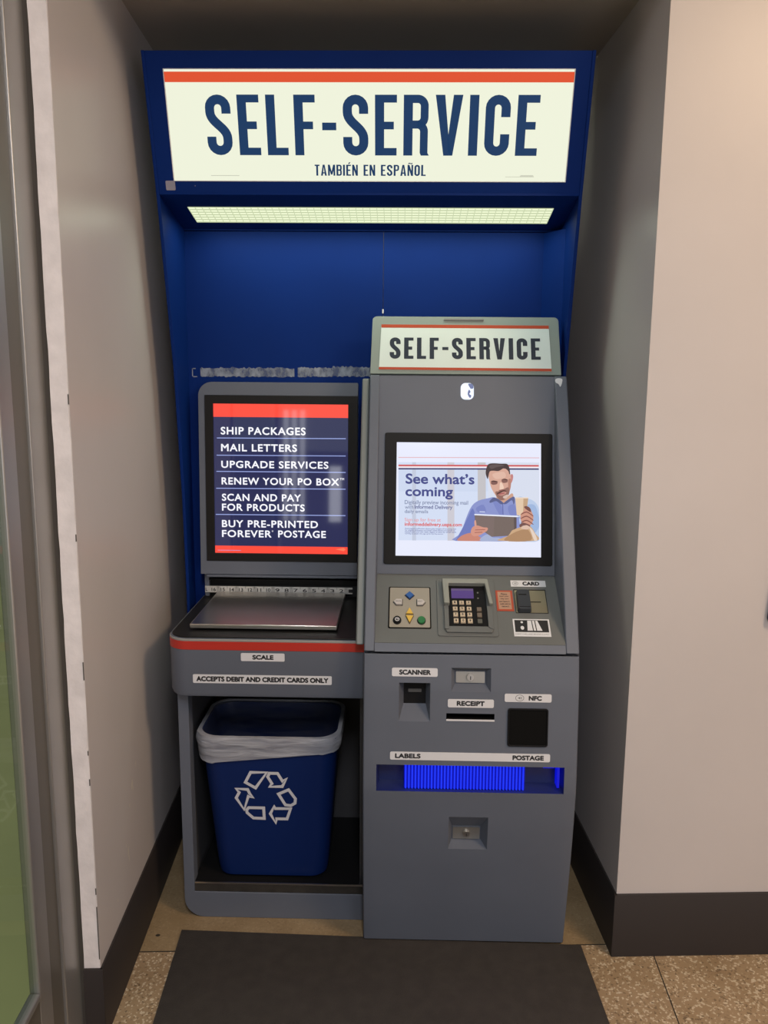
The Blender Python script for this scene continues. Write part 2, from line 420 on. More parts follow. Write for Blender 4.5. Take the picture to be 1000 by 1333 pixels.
# ------------------------------------------------------------------ the room
XL, XR, YB, YF, YL, ZC = -0.575, 0.679, 2.90, 1.894, 1.655, 2.40
def wbox(name, m, *a, **k): return struct(MB().box(*a).build(name, m, **k))
wbox('floor', M['terrazzo'], -0.62, 3.2, -4.0, 1.934, -0.05, 0.0)
struct(MB().box(-0.62, XR+0.03, 1.9355, YB+.02, -0.05, -0.0002).build('floor_alcove', M['floor2']), 'plain stone floor inside the alcove, its shade mixed into the colour')
wbox('wall_left', M['wall'], -0.606, XL, YL+0.002, YB, 0.0, ZC+.02)
wbox('wall_back', M['wall'], -0.62, XR+.1, YB, YB+0.08, 0.0, ZC+.02)
o = MB().box(XR, 3.2, YF, YF+0.12, 0.0, 2.9).box(XR, XR+.12, YF+.12, YB, 0, ZC+.02).build('wall_right', M['wall']); struct(o, 'pale pinkish wall to the right of the alcove, turning back into it')
o = MB().box(XL-.03, XR, YL+0.003, YB, ZC, ZC+0.08).build('ceiling_alcove', M['ceil']); struct(o)
o = MB().box(XL-.03, XR, YF, YF+0.1, ZC+.08, 2.9).build('wall_above_alcove', M['wall']); struct(o)
wbox('ceiling', M['ceil'], -0.72, 3.2, -4.0, YF, 2.9, 2.98)
M['far'] = mat('lobby_far_wall', (0.22, 0.20, 0.18), 0.7)
wbox('wall_far', M['far'], -2.6, 3.2, -4.1, -4.0, 0, 2.9)
wbox('wall_side', M['wall'], 3.2, 3.3, -4.0, YF, 0, 2.9)
M['joint'] = mat('floor_joint', (0.03, 0.024, 0.018), 0.9)
mb = MB(); mb.add([(.7845, 1.887, .0003), (.7875, 1.887, .0003), (.7625, 1.64, .0003), (.7595, 1.64, .0003)], [(0, 1, 2, 3)])
mb.add([(.7595, 1.64, .0003), (.7625, 1.64, .0003), (.70, .9, .0003), (.697, .9, .0003)], [(0, 1, 2, 3)])
mb.add([(-.575, 1.9325, .0003), (.679, 1.9325, .0003), (.679, 1.9365, .0003), (-.575, 1.9365, .0003)], [(0, 1, 2, 3)])
mb.sheet(circle(-.5355, 1.998, .0065, 10, .005), .0003, ident)
struct(mb.build('floor_joint', M['joint']), 'dark joints between the floor slabs')
mb = MB()
for y, z, w, hh in ((1.958, .462, .006, .012), (1.965, .447, .003, .006), (1.90, .31, .004, .014), (1.905, .288, .003, .008), (1.998, .50, .003, .006), (1.885, .335, .002, .005), (1.80, .245, .002, .004), (2.215, .93, .004, .004), (1.93, .42, .003, .005)):
    mb.sheet(smooth_poly([(y-w, z-hh), (y+w*.6, z-hh*.4), (y+w, z+hh), (y-w*.4, z+hh*.5)], 3), XL+.0006, lambda a, b, h: (h, a, b))
struct(mb.build('scuff_marks', mat('pale_scuff', (.72, .68, .58), .7)), 'pale scuffs low on the left alcove wall')
# baseboards
BH = 0.178
def base_profile(): return [(0.0, 0.0), (0.007, 0.0), (0.006, BH-.004), (0.004, BH), (0.0, BH)]
def baseboard(name, p0, p1, nx, ny):
    mb = MB(); pr = base_profile()
    mb.loft([[(p[0]+nx*d, p[1]+ny*d, z) for d, z in pr] for p in (p0, p1)], cap0=True, cap1=True)
    return struct(mb.build(name, M['base']))
baseboard('baseboard_left', (XL, YL-.004, 0), (XL, YB, 0), 1, 0)
baseboard('baseboard_right', (XR, YF-.006, 0), (XR, YB, 0), -1, 0)
baseboard('baseboard_front', (XR-.006, YF, 0), (3.2, YF, 0), 0, -1)
baseboard('baseboard_end', (-0.612, YL, 0), (XL+.006, YL, 0), 0, -1)
baseboard('baseboard_back', (XL, YB, 0), (XR, YB, 0), 0, -1)
# white painted edge of the left wall, with chipped paint along its arris
pts = []
mb = MB()
N = 60
edge = [XL-.0005+random.uniform(-.0016, .0006)*(1 if 0 < k < N else 0) for k in range(N+1)]
zs = [BH+(ZC-BH)*k/N for k in range(N+1)]
mb.loft([[(-0.611+random.uniform(-.0008, .0008), YL, z), (e, YL, z), (e, YL+.002, z), (-0.611, YL+.002, z)] for e, z in zip(edge, zs)], cap0=True, cap1=True)
for z0, z1 in ((.2, .33), (.36, .375), (.62, .635), (.69, .70), (.86, .90), (1.16, 1.175), (1.44, 1.46)):
    mb.box(XL-.0022, XL-.0002, YL-.0006, YL+.001, z0, z1, 1)
o = mb.build('trim_1', [M['trimwhite'], M['chip']]); struct(o, 'white painted corner edge with chipped paint')

# storefront door frame at the left edge (satin aluminium) with glass and lawn outside
sf = empty('window_1', (-0.65, 1.0, 0)); struct(sf, 'aluminium framed glass at the left edge of the photo')
def sfp(name, m, *boxes, bevel=0.002):
    mb = MB()
    for b in boxes: mb.box(*b)
    return mb.build(name, m, sf, org=(-0.65, 1.0, 0), bevel=bevel)
sfp('jamb', M['alu'], (-0.66, -0.622, 1.572, 1.660, 0, 2.9))
sfp('jamb_return', mat('brown_frame_return', (.30, .25, .215), .55), (-0.66, -0.626, 1.660, 1.700, 0, 2.9), (-0.66, -.613, 1.6605, 1.70, 0, 0.0005))
sfp('stile', M['alu_dark'], (-0.646, -0.628, 1.512, 1.571, 0.01, 2.3))
sfp('stile', M['alu'], (-0.644, -0.626, 1.452, 1.511, 0.01, 2.3))
sfp('stile', M['alu'], (-0.644, -0.626, 0.40, 0.50, 0.01, 2.3))
sfp('bottom_rail', M['alu_dark'], (-0.644, -0.627, 0.50, 1.4515, 0.01, 0.285))
sfp('top_rail', M['alu'], (-0.644, -0.627, 0.50, 1.4515, 2.2, 2.3))
sfp('glazing_bead', M['alu'], (-0.640, -0.618, 1.436, 1.4515, 0.2852, 2.2), (-0.640, -0.618, .50, 1.4355, 0.2852, 0.300), bevel=.003)
o = MB().box(-0.630, -0.625, 0.50, 1.438, 0.298, 2.2).build('glass', M['glass'], sf, org=(-0.65, 1.0, 0))
sfp('transom', M['alu'], (-0.72, -0.622, -4.0, 1.5715, 2.302, 2.9))
mb = MB()
mb.add([(-14, -6, -.10), (-0.725, -6, -.10), (-0.725, 14, -.10), (-14, 14, -.10)], [(0, 1, 2, 3)])
M['lawn'] = mat('lawn', (0.185, 0.195, 0.085), 0.9, var=0.15, vscale=1.3)
o = mb.build('lawn', M['lawn']); o['kind'] = 'structure'; o['label'] = 'green lawn seen through the glass at the left edge'

# ------------------------------------------------------------------ kiosk frame: all three units stand turned a little
KROT = -R(3.14)
KO = Vector((0.021, 1.963, 0.0))
UX = Vector((math.cos(KROT), math.sin(KROT), 0)); UY = Vector((-math.sin(KROT), math.cos(KROT), 0))
def glob(x, y, z): return KO+x*UX+y*UY+Vector((0, 0, z))
def unit(name, org): return empty(name, glob(*org), KROT)

# ================================================================== canopy with the lit sign
HO = (0.0, 0.3, 0.0)
can = tag(unit('sign_canopy', HO), 'tall blue canopy housing with lit SELF-SERVICE sign, standing behind the grey kiosks', 'sign canopy')
def hb(mb, name, m, parent=None, bevel=0.0):
    return mb.build(name, m, parent or can, bevel=bevel, org=HO if parent is None else HO)
HX0, HX1, HT = -0.5565, 0.5455, 0.009
side = [(.15, 2.277), (.235, 1.968), (.34, 1.52), (.385, 1.15), (.40, .85), (.40, 0.0), (.485, 0.0), (.485, 2.277)]
for x in (HX0, HX1-HT): hb(MB().prism(side, x, x+HT, yzx), 'side_panel', M['blue'], bevel=.0015)
HA, HB = (.235, 1.968), (.15, 2.277)
hf = Frame(HA, HB)
o_, i_ = rrect(HX0+HT+.0005, HX1-HT-.0005, -.004, .3195, .0005, 2), rrect(-.507, .4995, .0255, .281, .0008, 2)
hb(MB().ring(o_, i_, -.012, -.001, hf), 'fascia', M['blue'])
hb(MB().box(HX0+HT, HX1-HT, .165, .484, 2.266, 2.276), 'top_panel', M['blue'])
# sign face: warm white lit panel with red stripe and printed lettering
M['sign_white'] = emi('lit_sign_white', (0.90, 0.93, 0.745), 0.96, 0.45, 0.1)
M['sign_red'] = emi('lit_sign_red', (0.74, 0.085, 0.028), 1.0, 0.45, 0.1)
M['sign_navy'] = emi('lit_sign_navy', (0.008, 0.040, 0.118), 1.0, 0.45, 0.1)
M['sign_grey'] = emi('lit_sign_grey', (0.42, 0.42, 0.34), 1.0, 0.45, 0.1)
mb = MB()
mb.prism(rect(-.5066, .4991, .026, .2806), -.010, -.004, hf, 0)
mb.sheet(rect(-.5062, .4987, .2515, .2745), -.0036, hf, 1)
sign_text(mb, 'SELF-SERVICE', -.4115, .4205, .0872, .2245, -.0036, hf, 2, t=.155, gap=.115)
sign_text(mb, 'TAMBIÉN EN ESPAÑOL', -.1420, .1420, .0395, .0655, -.0036, hf, 2, t=.15, gap=.10)
mb.sheet(rect(-.410, -.337, .0385, .0395), -.0036, hf, 3)
mb.sheet(rect(.345, .418, .0375, .0383), -.0036, hf, 3); mb.sheet(rect(.382, .417, .0392, .0402), -.0036, hf, 3); mb.sheet(rect(.384, .416, .0410, .0418), -.0036, hf, 3)
hb(mb, 'sign_face', [M['sign_white'], M['sign_red'], M['sign_navy'], M['sign_grey']])
o = hb(MB().ring(rrect(-.507, .4995, .0255, .281, .0008, 2), rrect(-.5055, .498, .027, .2795, .0008, 2), -.004, .0005, hf), 'sign_edge', M['label'])
hb(MB().prism(rrect(-.5285, -.5042, .0035, .0265, .003), -.0008, .0006, hf), 'sticker', M['tape'])
# underside with the diffuser
SA, SB = (.231, 1.962), (.462, 1.915)
sfm = Frame(SA, SB)
def sfr(x, s, h): p = Frame(SA, SB)(x, s, 0); return (p[0], p[1], p[2]-h)
hb(MB().ring(rrect(HX0+HT+.0006, HX1-HT-.0006, .004, .236, .0005, 2), rrect(-.494, .486, .082, .184, .0008, 2), -.006, 0.0, sfr), 'soffit', M['blue'])
M['diff'] = emi('lit_diffuser', (0.93, 1.0, 0.70), 0.95, 0.4, 0.3)
M['diff2'] = emi('diffuser_cell_wall', (0.60, 0.68, 0.42), 0.9, 0.4, 0.3)
mb = MB(); mb.prism(rect(-.4938, .4858, .0822, .1838), -.005, -.001, sfr, 0)
nx = 52
for k in range(nx+1):
    x = -.4938+(.9796)*k/nx; mb.box(x-.0008, x+.0008, .0822, .1838, -.001, .0015, 1, sfr)
for k in range(7):
    s_ = .0822+.1016*k/6; mb.box(-.4938, .4858, s_-.0005, s_+.0005, -.001, .0015, 1, sfr)
hb(mb, 'light_diffuser', [M['diff'], M['diff2']])
p = glob(-.004, .355, 1.925); d = bpy.data.lights.new('canopy_tube', 'AREA'); d.shape = 'RECTANGLE'; d.size = .96; d.size_y = .09
d.color = (0.86, 1.0, 0.84); d.energy = 1.8
o = bpy.data.objects.new('canopy_tube', d); COL.objects.link(o); o.location = p; o.rotation_euler = (R(0), 0, KROT)
# back panels with a seam, top rail, old adhesive
hb(MB().box(HX0+HT, .0290, .472, .482, .02, 1.910), 'back_panel', M['blue'])
hb(MB().box(.0306, HX1-HT, .472, .482, .02, 1.910), 'back_panel', M['blue'])
hb(MB().box(HX0+HT, HX1-HT, .466, .482, 1.9115, 1.945), 'back_rail', M['blue'], bevel=.001)
hb(MB().prism([(.490, .4715), (.5365, .4715), (.5365, .395)], 1.52, 1.9085, lambda a, b, h: (a, b, h)), 'corner_filler', M['blue'])  # angled filler added so this corner reads darker than the back panel
mb = MB()
def torn(x0, x1, z0, z1, n):
    top = [(x0+(x1-x0)*k/n, z1+random.uniform(-.0035, .002)) for k in range(n+1)]
    bot = [(x0+(x1-x0)*k/n, z0+random.uniform(-.001, .003)) for k in range(n, -1, -1)]
    mb.sheet(bot[::-1]+top[::-1], .4713, xzy)
torn(-.512, -.232, 1.495, 1.523, 60); torn(-.222, -.118, 1.4965, 1.525, 26); torn(-.118, -.004, 1.4985, 1.528, 26)
mb.sheet(rect(-.537, -.5345, 1.496, 1.520), .4713, xzy); mb.sheet(rect(-.5345, -.522, 1.494, 1.4965), .4713, xzy); mb.sheet(rect(-.534, -.526, 1.5175, 1.5205), .4713, xzy)
o = hb(mb, 'adhesive_residue', M['smear']); o['label'] = 'pale torn adhesive strip on the blue back panel'
hb(MB().prism(rrect(.0275, .0315, 1.682, 1.694, .001, 2), .4712, .4719, xzy), 'seam_clip', M['label'])
hb(MB().prism(circle(-.4525, .0145, .0011, 8), -.001, .0006, hf), 'rivet', M['tape'])

# ================================================================== right-hand kiosk
RO = (0.27, 0.2, 0.0)
kio = tag(unit('postal_kiosk', RO), 'grey touchscreen postal kiosk with keypads and blue-lit slot, right of the scale stand', 'kiosk')
def rb(mb, name, m, parent=None, bevel=0.0, seg=2): return mb.build(name, m, parent or kio, bevel=bevel, org=RO, seg=seg)
RX0, RX1 = 0.0, 0.536
prof = [(0.0, 0.0), (.14, -.0245), (.279, -.046), (.38, -.058), (.48, -.066), (.55, -.062), (.617, -.055), (.735, -.044), (.818, -.028), (.861, -.008), (.985, .046), (1.114, .102), (1.246, .160), (1.363, .215), (1.443, .253), (1.504, .287)]
def yf(z):
    for (z0, y0), (z1, y1) in zip(prof, prof[1:]):
        if z <= z1: return y0+(y1-y0)*(z-z0)/(z1-z0)
    return prof[-1][1]
# carcass
rb(MB().box(.006, .530, .03, .455, .0, .812).box(.006, .530, .345, .455, .812, 1.495), 'cabinet_body', M['grey_dark'])
# upper housing: cheeks, apron under the console, top cap
zs = [.8235, .845, .861, .92, .985, 1.05, 1.114, 1.18, 1.246, 1.30, 1.363, 1.40, 1.443, 1.47, 1.504]
ck = [(yf(z), z) for z in zs]+[(.455, 1.504), (.455, .8235)]
for x0, x1 in ((RX0, .0265), (.5025, RX1)): rb(MB().prism(ck, x0, x1, yzx), 'housing_cheek', M['grey'], bevel=.003)
mb = MB(); mb.prism([(yf(.8235), .8235), (yf(.845), .845), (.012, .862), (.07, .862), (.07, .8235)], .0265, .5025, yzx)
rb(mb, 'apron', M['grey'])
rb(MB().box(.0265, .5025, .292, .455, 1.490, 1.504), 'top_cap', M['grey'])
# recessed screen panel and sloping console
SP = ((.165, .976), (.287, 1.504)); spf = Frame(*SP)
KPn = ((-.018, .8435), (.165, .976)); kpf = Frame(*KPn)
SL, KL = .5419, .2259
mb = MB(); mb.ring(rect(.0265, .5025, 0, SL), rect(.0735, .4685, .0475, .3590), -.004, 0, spf); mb.box(.0265, .5025, SL-.002, SL, -.03, 0, 0, spf)
rb(mb, 'screen_panel', M['grey'])
rb(MB().prism(rect(.0266, .5024, 0.001, KL-.001), -.004, 0, kpf), 'console', M['panel'])
# side rail
rl = [(yf(z)+.014, z) for z in [.833]+zs[2:]]
rl[-1] = (yf(1.488)+.014, 1.494)
rb(MB().prism(rl+[(.40, 1.494), (.40, .833)], -.0215, -.0012, yzx), 'side_rail', M['grey2'], bevel=.004)
mb = MB()
rf = Frame((yf(1.443), 1.443), (yf(1.504), 1.504))
mb.prism(smooth_poly([(.5045, .060), (.512, .0635), (.523, .061), (.521, .047), (.5165, .038), (.512, .046), (.505, .051)], 3), 0.0, .0012, rf)
o = rb(mb, 'tape_scrap', M['label']); o['label'] = 'scrap of white tape'
# lower door: curved skin with real openings
holes = {'bay': (.034, .504, .4715, .541), 'lock': (.2185, .317, .728, .787), 'scan': (.0885, .1665, .652, .749), 'slot': (.207, .327, .6595, .674), 'lock2': (.2185, .3185, .306, .401)}
def door():
    z0, z1 = .008, .8185
    xs = [RX0, RX0+.0008, RX0+.0025, RX0+.006, RX1-.006, RX1-.0025, RX1-.0008, RX1]
    dy = [.006, .0028, .0008, 0, 0, .0008, .0028, .006]
    ex = dict(zip(xs, dy)); X = set(xs); Z = {z0, z1, z1-.0015, z0+.0015}
    for h in holes.values(): X |= {h[0], h[1]}; Z |= {h[2], h[3]}
    k = .03
    while k < z1: Z.add(round(k, 4)); k += .02
    X = sorted(X); Z = sorted(z for z in Z if z0 <= z <= z1)
    mb = MB(); idx = {}
    vs = []
    for i, x in enumerate(X):
        for j, z in enumerate(Z):
            e = ex.get(x, 0.0)+(.0015 if z in (z0, z1) else 0)
            idx[i, j] = len(vs); vs.append((x, yf(z)+e, z))
    fs = []
    for i in range(len(X)-1):
        for j in range(len(Z)-1):
            cx, cz = (X[i]+X[i+1])/2, (Z[j]+Z[j+1])/2
            if any(h[0] < cx < h[1] and h[2] < cz < h[3] for h in holes.values()): continue
            fs.append((idx[i, j], idx[i+1, j], idx[i+1, j+1], idx[i, j+1]))
    mb.add(vs, fs)
    for i in (0, len(X)-1):   # side skins back to the carcass
        a = [(X[i], yf(z)+ex[X[i]]+(.0015 if z in (z0, z1) else 0), z) for z in Z]; b = [(X[i], .455, z) for z in Z]
        mb.loft([a, b], closed=False)
    for z in (z0, z1): mb.add([(RX0, yf(z)+.0075, z), (RX1, yf(z)+.0075, z), (RX1, .03, z), (RX0, .03, z)], [(0, 1, 2, 3)])
    return mb
rb(door(), 'lower_door', M['grey'])
def hfr(h): return Frame((yf(h[2]), h[2]), (yf(h[3]), h[3]))
def hl(h): return math.hypot(yf(h[3])-yf(h[2]), h[3]-h[2])
def lock(h, inner, d):
    fr = hfr(h); L = hl(h)
    o = rb(MB().frustum((h[0], h[1], 0, L), inner, d, fr, 0), 'lock_recess', M['grey'])
    a0, a1, b0, b1 = inner
    pl = MB().prism(rrect(a0+.002, a1-.002, b0+.002, b1-.002, .002), -d+.0002, -d+.004, fr)
    pl = rb(pl, 'lock_plate', M['lockplate'], o)
    ca, cb = (a0+a1)/2, (b0+b1)/2
    c = MB().prism(circle(ca, cb, .0085), -d+.0041, -d+.0095, fr, 0).ring(circle(ca, cb, .0100), circle(ca, cb, .0087), -d+.0041, -d+.0075, fr, 1).prism(rect(ca-.0008, ca+.0012, cb-.006, cb+.003), -d+.0096, -d+.0102, fr, 2)
    rb(c, 'lock_cylinder', [M['steel'], M['lockplate'], M['ink']], o)
lock(holes['lock'], (.2290, .3050, .0185, .0505), .020)
lock(holes['lock2'], (.2300, .3035, .008, .046), .032)
h = holes['scan']; fr = hfr(h); L = hl(h)
o = rb(MB().frustum((h[0], h[1], 0, L), (.1005, .1565, .036, .094), .034, fr, 0, 1), 'scanner_recess', [M['grey'], M['black']])
rb(MB().prism(rrect(.1120, .1455, .066, .0745, .002), -.0337, -.030, fr), 'scanner_window', mat('scanner_glass', (.10, .10, .10), .15), o)
h = holes['slot']; fr = hfr(h); L = hl(h)
o = rb(MB().frustum((h[0], h[1], 0, L), (h[0]+.001, h[1]-.001, .001, L-.001), .03, fr, 0), 'receipt_slot', M['black_matte'])
rb(MB().prism(rect(h[0], h[1], -.0042, -.0002), .0, .0025, fr), 'slot_lip', M['label'], o)
# blue lit label bay
h = holes['bay']; fr = hfr(h); L = hl(h)
M['bay_in'] = mat('bay_interior', (.02, .03, .12), .35)
bay = rb(MB().frustum((h[0], h[1], 0, L), (h[0]+.006, h[1]-.006, .004, L-.002), .055, fr, 0), 'label_bay', M['bay_in'])
M['blue_glow'] = emi('blue_backlit_plastic', (0.002, 0.006, 1.0), 0.42, 0.5, 0.1)
M['blue_rib'] = emi('blue_backlit_rib', (0.012, 0.04, 1.0), 1.0, 0.5, 0.1)
mb = MB(); mb.prism(rect(.104, .408, .003, L-.001), -.050, -.014, fr, 0)
n = 37
for k in range(n):
    x = .108+.296*k/(n-1)
    mb.prism(rect(x-.0019, x+.0019, .003, L-.001), -.014, -.009, fr, 1, poly1=rect(x-.0010, x+.0010, .003, L-.001))
rb(mb, 'ribbed_flap', [M['blue_glow'], M['blue_rib']], bay)
M['blue_dim'] = emi('blue_end_glow', (0.002, 0.006, 0.75), 0.75, 0.3, 0.3)
mb = MB(); mb.prism(rect(.4905, .4965, .006, L-.004), -.050, -.02, fr, 0); mb.prism(rect(.4595, .488, .046, L-.004), -.051, -.047, fr, 0)
rb(mb, 'side_glow', M['blue_dim'], bay)  # emissive pieces added for the blue glow at the bay's right end
p = glob(*fr(.27, L-.004, -.006)); d = bpy.data.lights.new('label_bay_led', 'AREA'); d.shape = 'RECTANGLE'; d.size = .40; d.size_y = .012
d.color = (0.0, 0.02, 1.0); d.energy = .06
o = bpy.data.objects.new('label_bay_led', d); COL.objects.link(o); o.location = p; o.rotation_euler = (R(-50), 0, KROT)

# printed white labels on the door
def label(name, z0, z1, x0, x1, texts, par, builder, frame=None, b0=0.0, b1=None, r=.004, bold=.07):
    fr = frame or Frame((yf(z0), z0), (yf(z1), z1))
    if frame is None: b0, b1 = 0.0, math.hypot(yf(z1)-yf(z0), z1-z0)
    mb = MB(); mb.prism(rrect(x0, x1, b0, b1, r), 0.0006, .0016, fr, 0)
    H = b1-b0
    for t, a0, a1 in texts: mb.text(t, a0, a1, b0+H*.20, b0+H*.80, .0019, fr, 1, bold)
    if name == 'nfc_label':
        ring_icon(mb, fr, x0+(x1-x0)*.32, (b0+b1)/2, H*.40)
    o = builder(mb, name, [M['label'], M['ink'], M['inkgrey']])
    return o
def ring_icon(mb, fr, ca, cb, r):
    mb.ring(circle(ca, cb, r*1.3, 24, r), circle(ca, cb, r*1.15, 24, r*.86), .0016, .0019, fr, 2)
    mb.sheet([(ca-r*.55, cb), (ca+r*.1, cb+r*.4), (ca+r*.1, cb-r*.4)], .0019, fr, 2)
    for q in (.25, .5): mb.sheet(rect(ca+r*q, ca+r*(q+.13), cb-r*.35, cb+r*.35), .0019, fr, 2)
label('scanner_label', .7645, .7855, .0705, .1843, [('SCANNER', .0885, .1675)], kio, rb)
label('receipt_label', .6895, .7105, .2103, .3247, [('RECEIPT', .2325, .3020)], kio, rb)
label('nfc_label', .7055, .7262, .3512, .4672, [('NFC', .4105, .4430)], kio, rb)
label('labels_label', .5545, .5750, .0680, .4670, [('LABELS', .0805, .1445), ('POSTAGE', .3735, .4515)], kio, rb)
fr = Frame((yf(.594), .594), (yf(.6898), .6898)); L = hl((0, 0, .594, .6898))
mb = MB(); mb.ring(rrect(.3597, .4600, 0, L, .006), rrect(.3637, .4560, .004, L-.004, .004), 0, .005, fr, 0); mb.prism(rrect(.3636, .4561, .0039, L-.0039, .004), 0, .003, fr, 1)
rb(mb, 'nfc_reader', [M['black'], M['black_matte']], bevel=.001)
# gap shadow between housing and door comes from the open joint; toe board under the door
# touchscreen -----------------------------------------------------
bz = rb(MB().ring(rrect(.0432, .4965, .0265, .3830, .006), rrect(.0752, .4664, .0490, .3573, .001, 6), -.002, .005, spf), 'screen_bezel', M['bezel'], bevel=.0012)
E_ = {}
def ecol(r, g, b):
    k = (r, g, b)
    if k not in E_: E_[k] = emi('screen_tone_%d_%d_%d' % k, rgb(r, g, b)[:3], 1.0, 0.12, 0.25)
    return E_[k]
def scp(px, py):
    v = 0.5
    tl, tr, br, bl = (517, 576), (705, 577), (704.3, 726), (515.3, 723)
    for _ in range(6):
        xl = tl[0]+(bl[0]-tl[0])*v; xr = tr[0]+(br[0]-tr[0])*v; u = (px-xl)/(xr-xl)
        yt = tl[1]+(tr[1]-tl[1])*u; yb = bl[1]+(br[1]-bl[1])*u; v = (py-yt)/(yb-yt)
    return (.0755+u*(.4661-.0755), .3570-v*(.3570-.0492))
man = lambda u, v: scp(590+.12*u, 595+.12*v)
tx = lambda u, v: scp(510+.12*u, 570+.12*v)
class Pic:
    def __init__(s): s.mb = MB(); s.mats = []; s.h = 0.0002
    def mi(s, c):
        m = ecol(*c)
        if m not in s.mats: s.mats.append(m)
        return s.mats.index(m)
    def poly(s, pts, c, f=man, sm=0):
        q = [f(*p) for p in pts]
        if sm: q = smooth_poly(q, sm)
        q = [(min(a, .4615), max(b, scp(600, 704.5)[1])) for a, b in q]
        s.mb.sheet(q, s.h, spf, s.mi(c)); s.h += .00004
    def rect(s, u0, u1, v0, v1, c, f=man): s.poly([(u0, v0), (u1, v0), (u1, v1), (u0, v1)], c, f)
    def text(s, t, u0, u1, v0, v1, c, f=tx, bold=0.0):
        a = f(u0, v1); b = f(u1, v0)
        s.mb.text(t, a[0], b[0], a[1], b[1], s.h, spf, s.mi(c), bold)
P = Pic()
P.mb.prism(rect(.0753, .4663, .0491, .3572), -.003, 0.0, spf, P.mi((232, 235, 252)))
pf = lambda x, y: scp(x, y)
P.rect(519, 704, 602, 704, (212, 222, 244), pf)          # pale room behind the man
P.rect(519, 704, 612, 640, (206, 217, 240), pf)
for a, b, c in ((537, 542, (196, 203, 222)), (583, 592, (205, 203, 212)), (622.5, 633, (196, 194, 198))): P.rect(a, b, 602, 704, c, pf)
P.rect(636, 704, 602, 704, (216, 222, 238), pf)
P.rect(519, 704, 595.4, 596.2, (225, 165, 170), pf)
P.rect(519, 702, 605.2, 607.4, (208, 92, 92), pf); P.rect(519, 702, 607.4, 609.6, (240, 232, 240), pf); P.rect(519, 702, 609.6, 611.6, (62, 66, 112), pf)
# the man: far sleeve, shirt, neck, head
P.poly([(690, 470), (800, 450), (900, 500), (940, 620), (935, 910), (700, 910)], (186, 204, 232), sm=4)
P.poly([(780, 560), (880, 520), (930, 640), (935, 760), (860, 820)], (160, 184, 222), sm=4)
P.poly([(30, 912), (60, 850), (110, 760), (150, 650), (205, 535), (280, 475), (390, 448), (455, 440), (560, 500), (655, 435), (690, 500), (720, 700), (690, 912)], (140, 150, 205), sm=3)
P.poly([(35, 905), (70, 840), (120, 745), (180, 620), (215, 560), (245, 640), (250, 740), (190, 830), (80, 880)], (112, 124, 188), sm=4)
P.poly([(250, 560), (330, 520), (360, 600), (290, 610)], (124, 134, 194), sm=4); P.poly([(430, 470), (520, 520), (540, 620), (500, 620)], (126, 136, 196), sm=4)
P.poly([(600, 540), (670, 520), (690, 630), (620, 630)], (126, 136, 196), sm=4)
P.poly([(535, 505), (545, 505), (550, 630), (540, 630)], (104, 112, 172))
P.poly([(290, 590), (350, 592), (350, 606), (290, 604)], (190, 198, 232))
P.poly([(475, 425), (560, 455), (640, 395), (655, 440), (600, 490), (550, 502), (490, 475)], (205, 160, 138), sm=4)
P.poly([(400, 480), (455, 440), (550, 500), (520, 515), (470, 480), (410, 500)], (92, 98, 140), sm=3); P.poly([(550, 503), (655, 430), (672, 470), (660, 520), (640, 470), (580, 512)], (96, 102, 146), sm=3)
P.poly([(622, 210), (642, 185), (655, 205), (650, 250), (634, 285), (622, 280)], (196, 130, 128), sm=4)
P.poly([(385, 190), (400, 150), (470, 135), (560, 125), (612, 150), (630, 220), (632, 300), (618, 370), (600, 425), (560, 464), (515, 470), (475, 432), (440, 380), (410, 315)], (214, 168, 150), sm=4)
P.poly([(430, 190), (500, 165), (560, 165), (570, 220), (470, 240)], (224, 184, 166), sm=4)
P.poly([(600, 250), (630, 240), (628, 330), (604, 400), (585, 380), (600, 320)], (184, 132, 116), sm=4)
P.poly([(462, 380), (500, 372), (550, 352), (600, 330), (615, 370), (600, 425), (560, 464), (515, 470), (478, 434)], (148, 108, 98), sm=4)
P.poly([(490, 388), (530, 375), (570, 372), (580, 395), (540, 420), (500, 415)], (196, 142, 130), sm=4)
P.poly([(545, 432), (590, 410), (604, 420), (580, 450), (555, 452)], (214, 190, 178), sm=4)
P.poly([(480, 395), (540, 362), (575, 366), (580, 378), (545, 378), (490, 408)], (92, 62, 58), sm=3)
P.poly([(500, 400), (560, 388), (556, 400), (508, 410)], (170, 96, 96), sm=3)
P.poly([(412, 278), (440, 262), (482, 272), (478, 296), (430, 302)], (130, 92, 86), sm=4); P.poly([(410, 268), (440, 256), (486, 266), (482, 274), (440, 268)], (84, 58, 54), sm=3)
P.poly([(528, 256), (560, 240), (592, 250), (590, 276), (545, 282)], (136, 98, 90), sm=4); P.poly([(526, 250), (560, 236), (594, 246), (592, 254), (560, 247)], (84, 58, 54), sm=3)
P.poly([(512, 285), (530, 280), (552, 325), (545, 355), (512, 358), (508, 340)], (238, 206, 186), sm=4)
P.poly([(500, 362), (548, 350), (552, 360), (510, 372)], (150, 100, 92), sm=3)
P.poly([(357, 175), (365, 120), (388, 78), (440, 68), (520, 72), (585, 74), (608, 100), (618, 140), (622, 185), (612, 182), (600, 150), (555, 122), (500, 152), (440, 150), (402, 158), (388, 205), (380, 240), (368, 222)], (76, 62, 62), sm=4)
P.poly([(395, 100), (440, 82), (520, 84), (560, 96), (480, 110), (420, 130)], (98, 84, 84), sm=4)
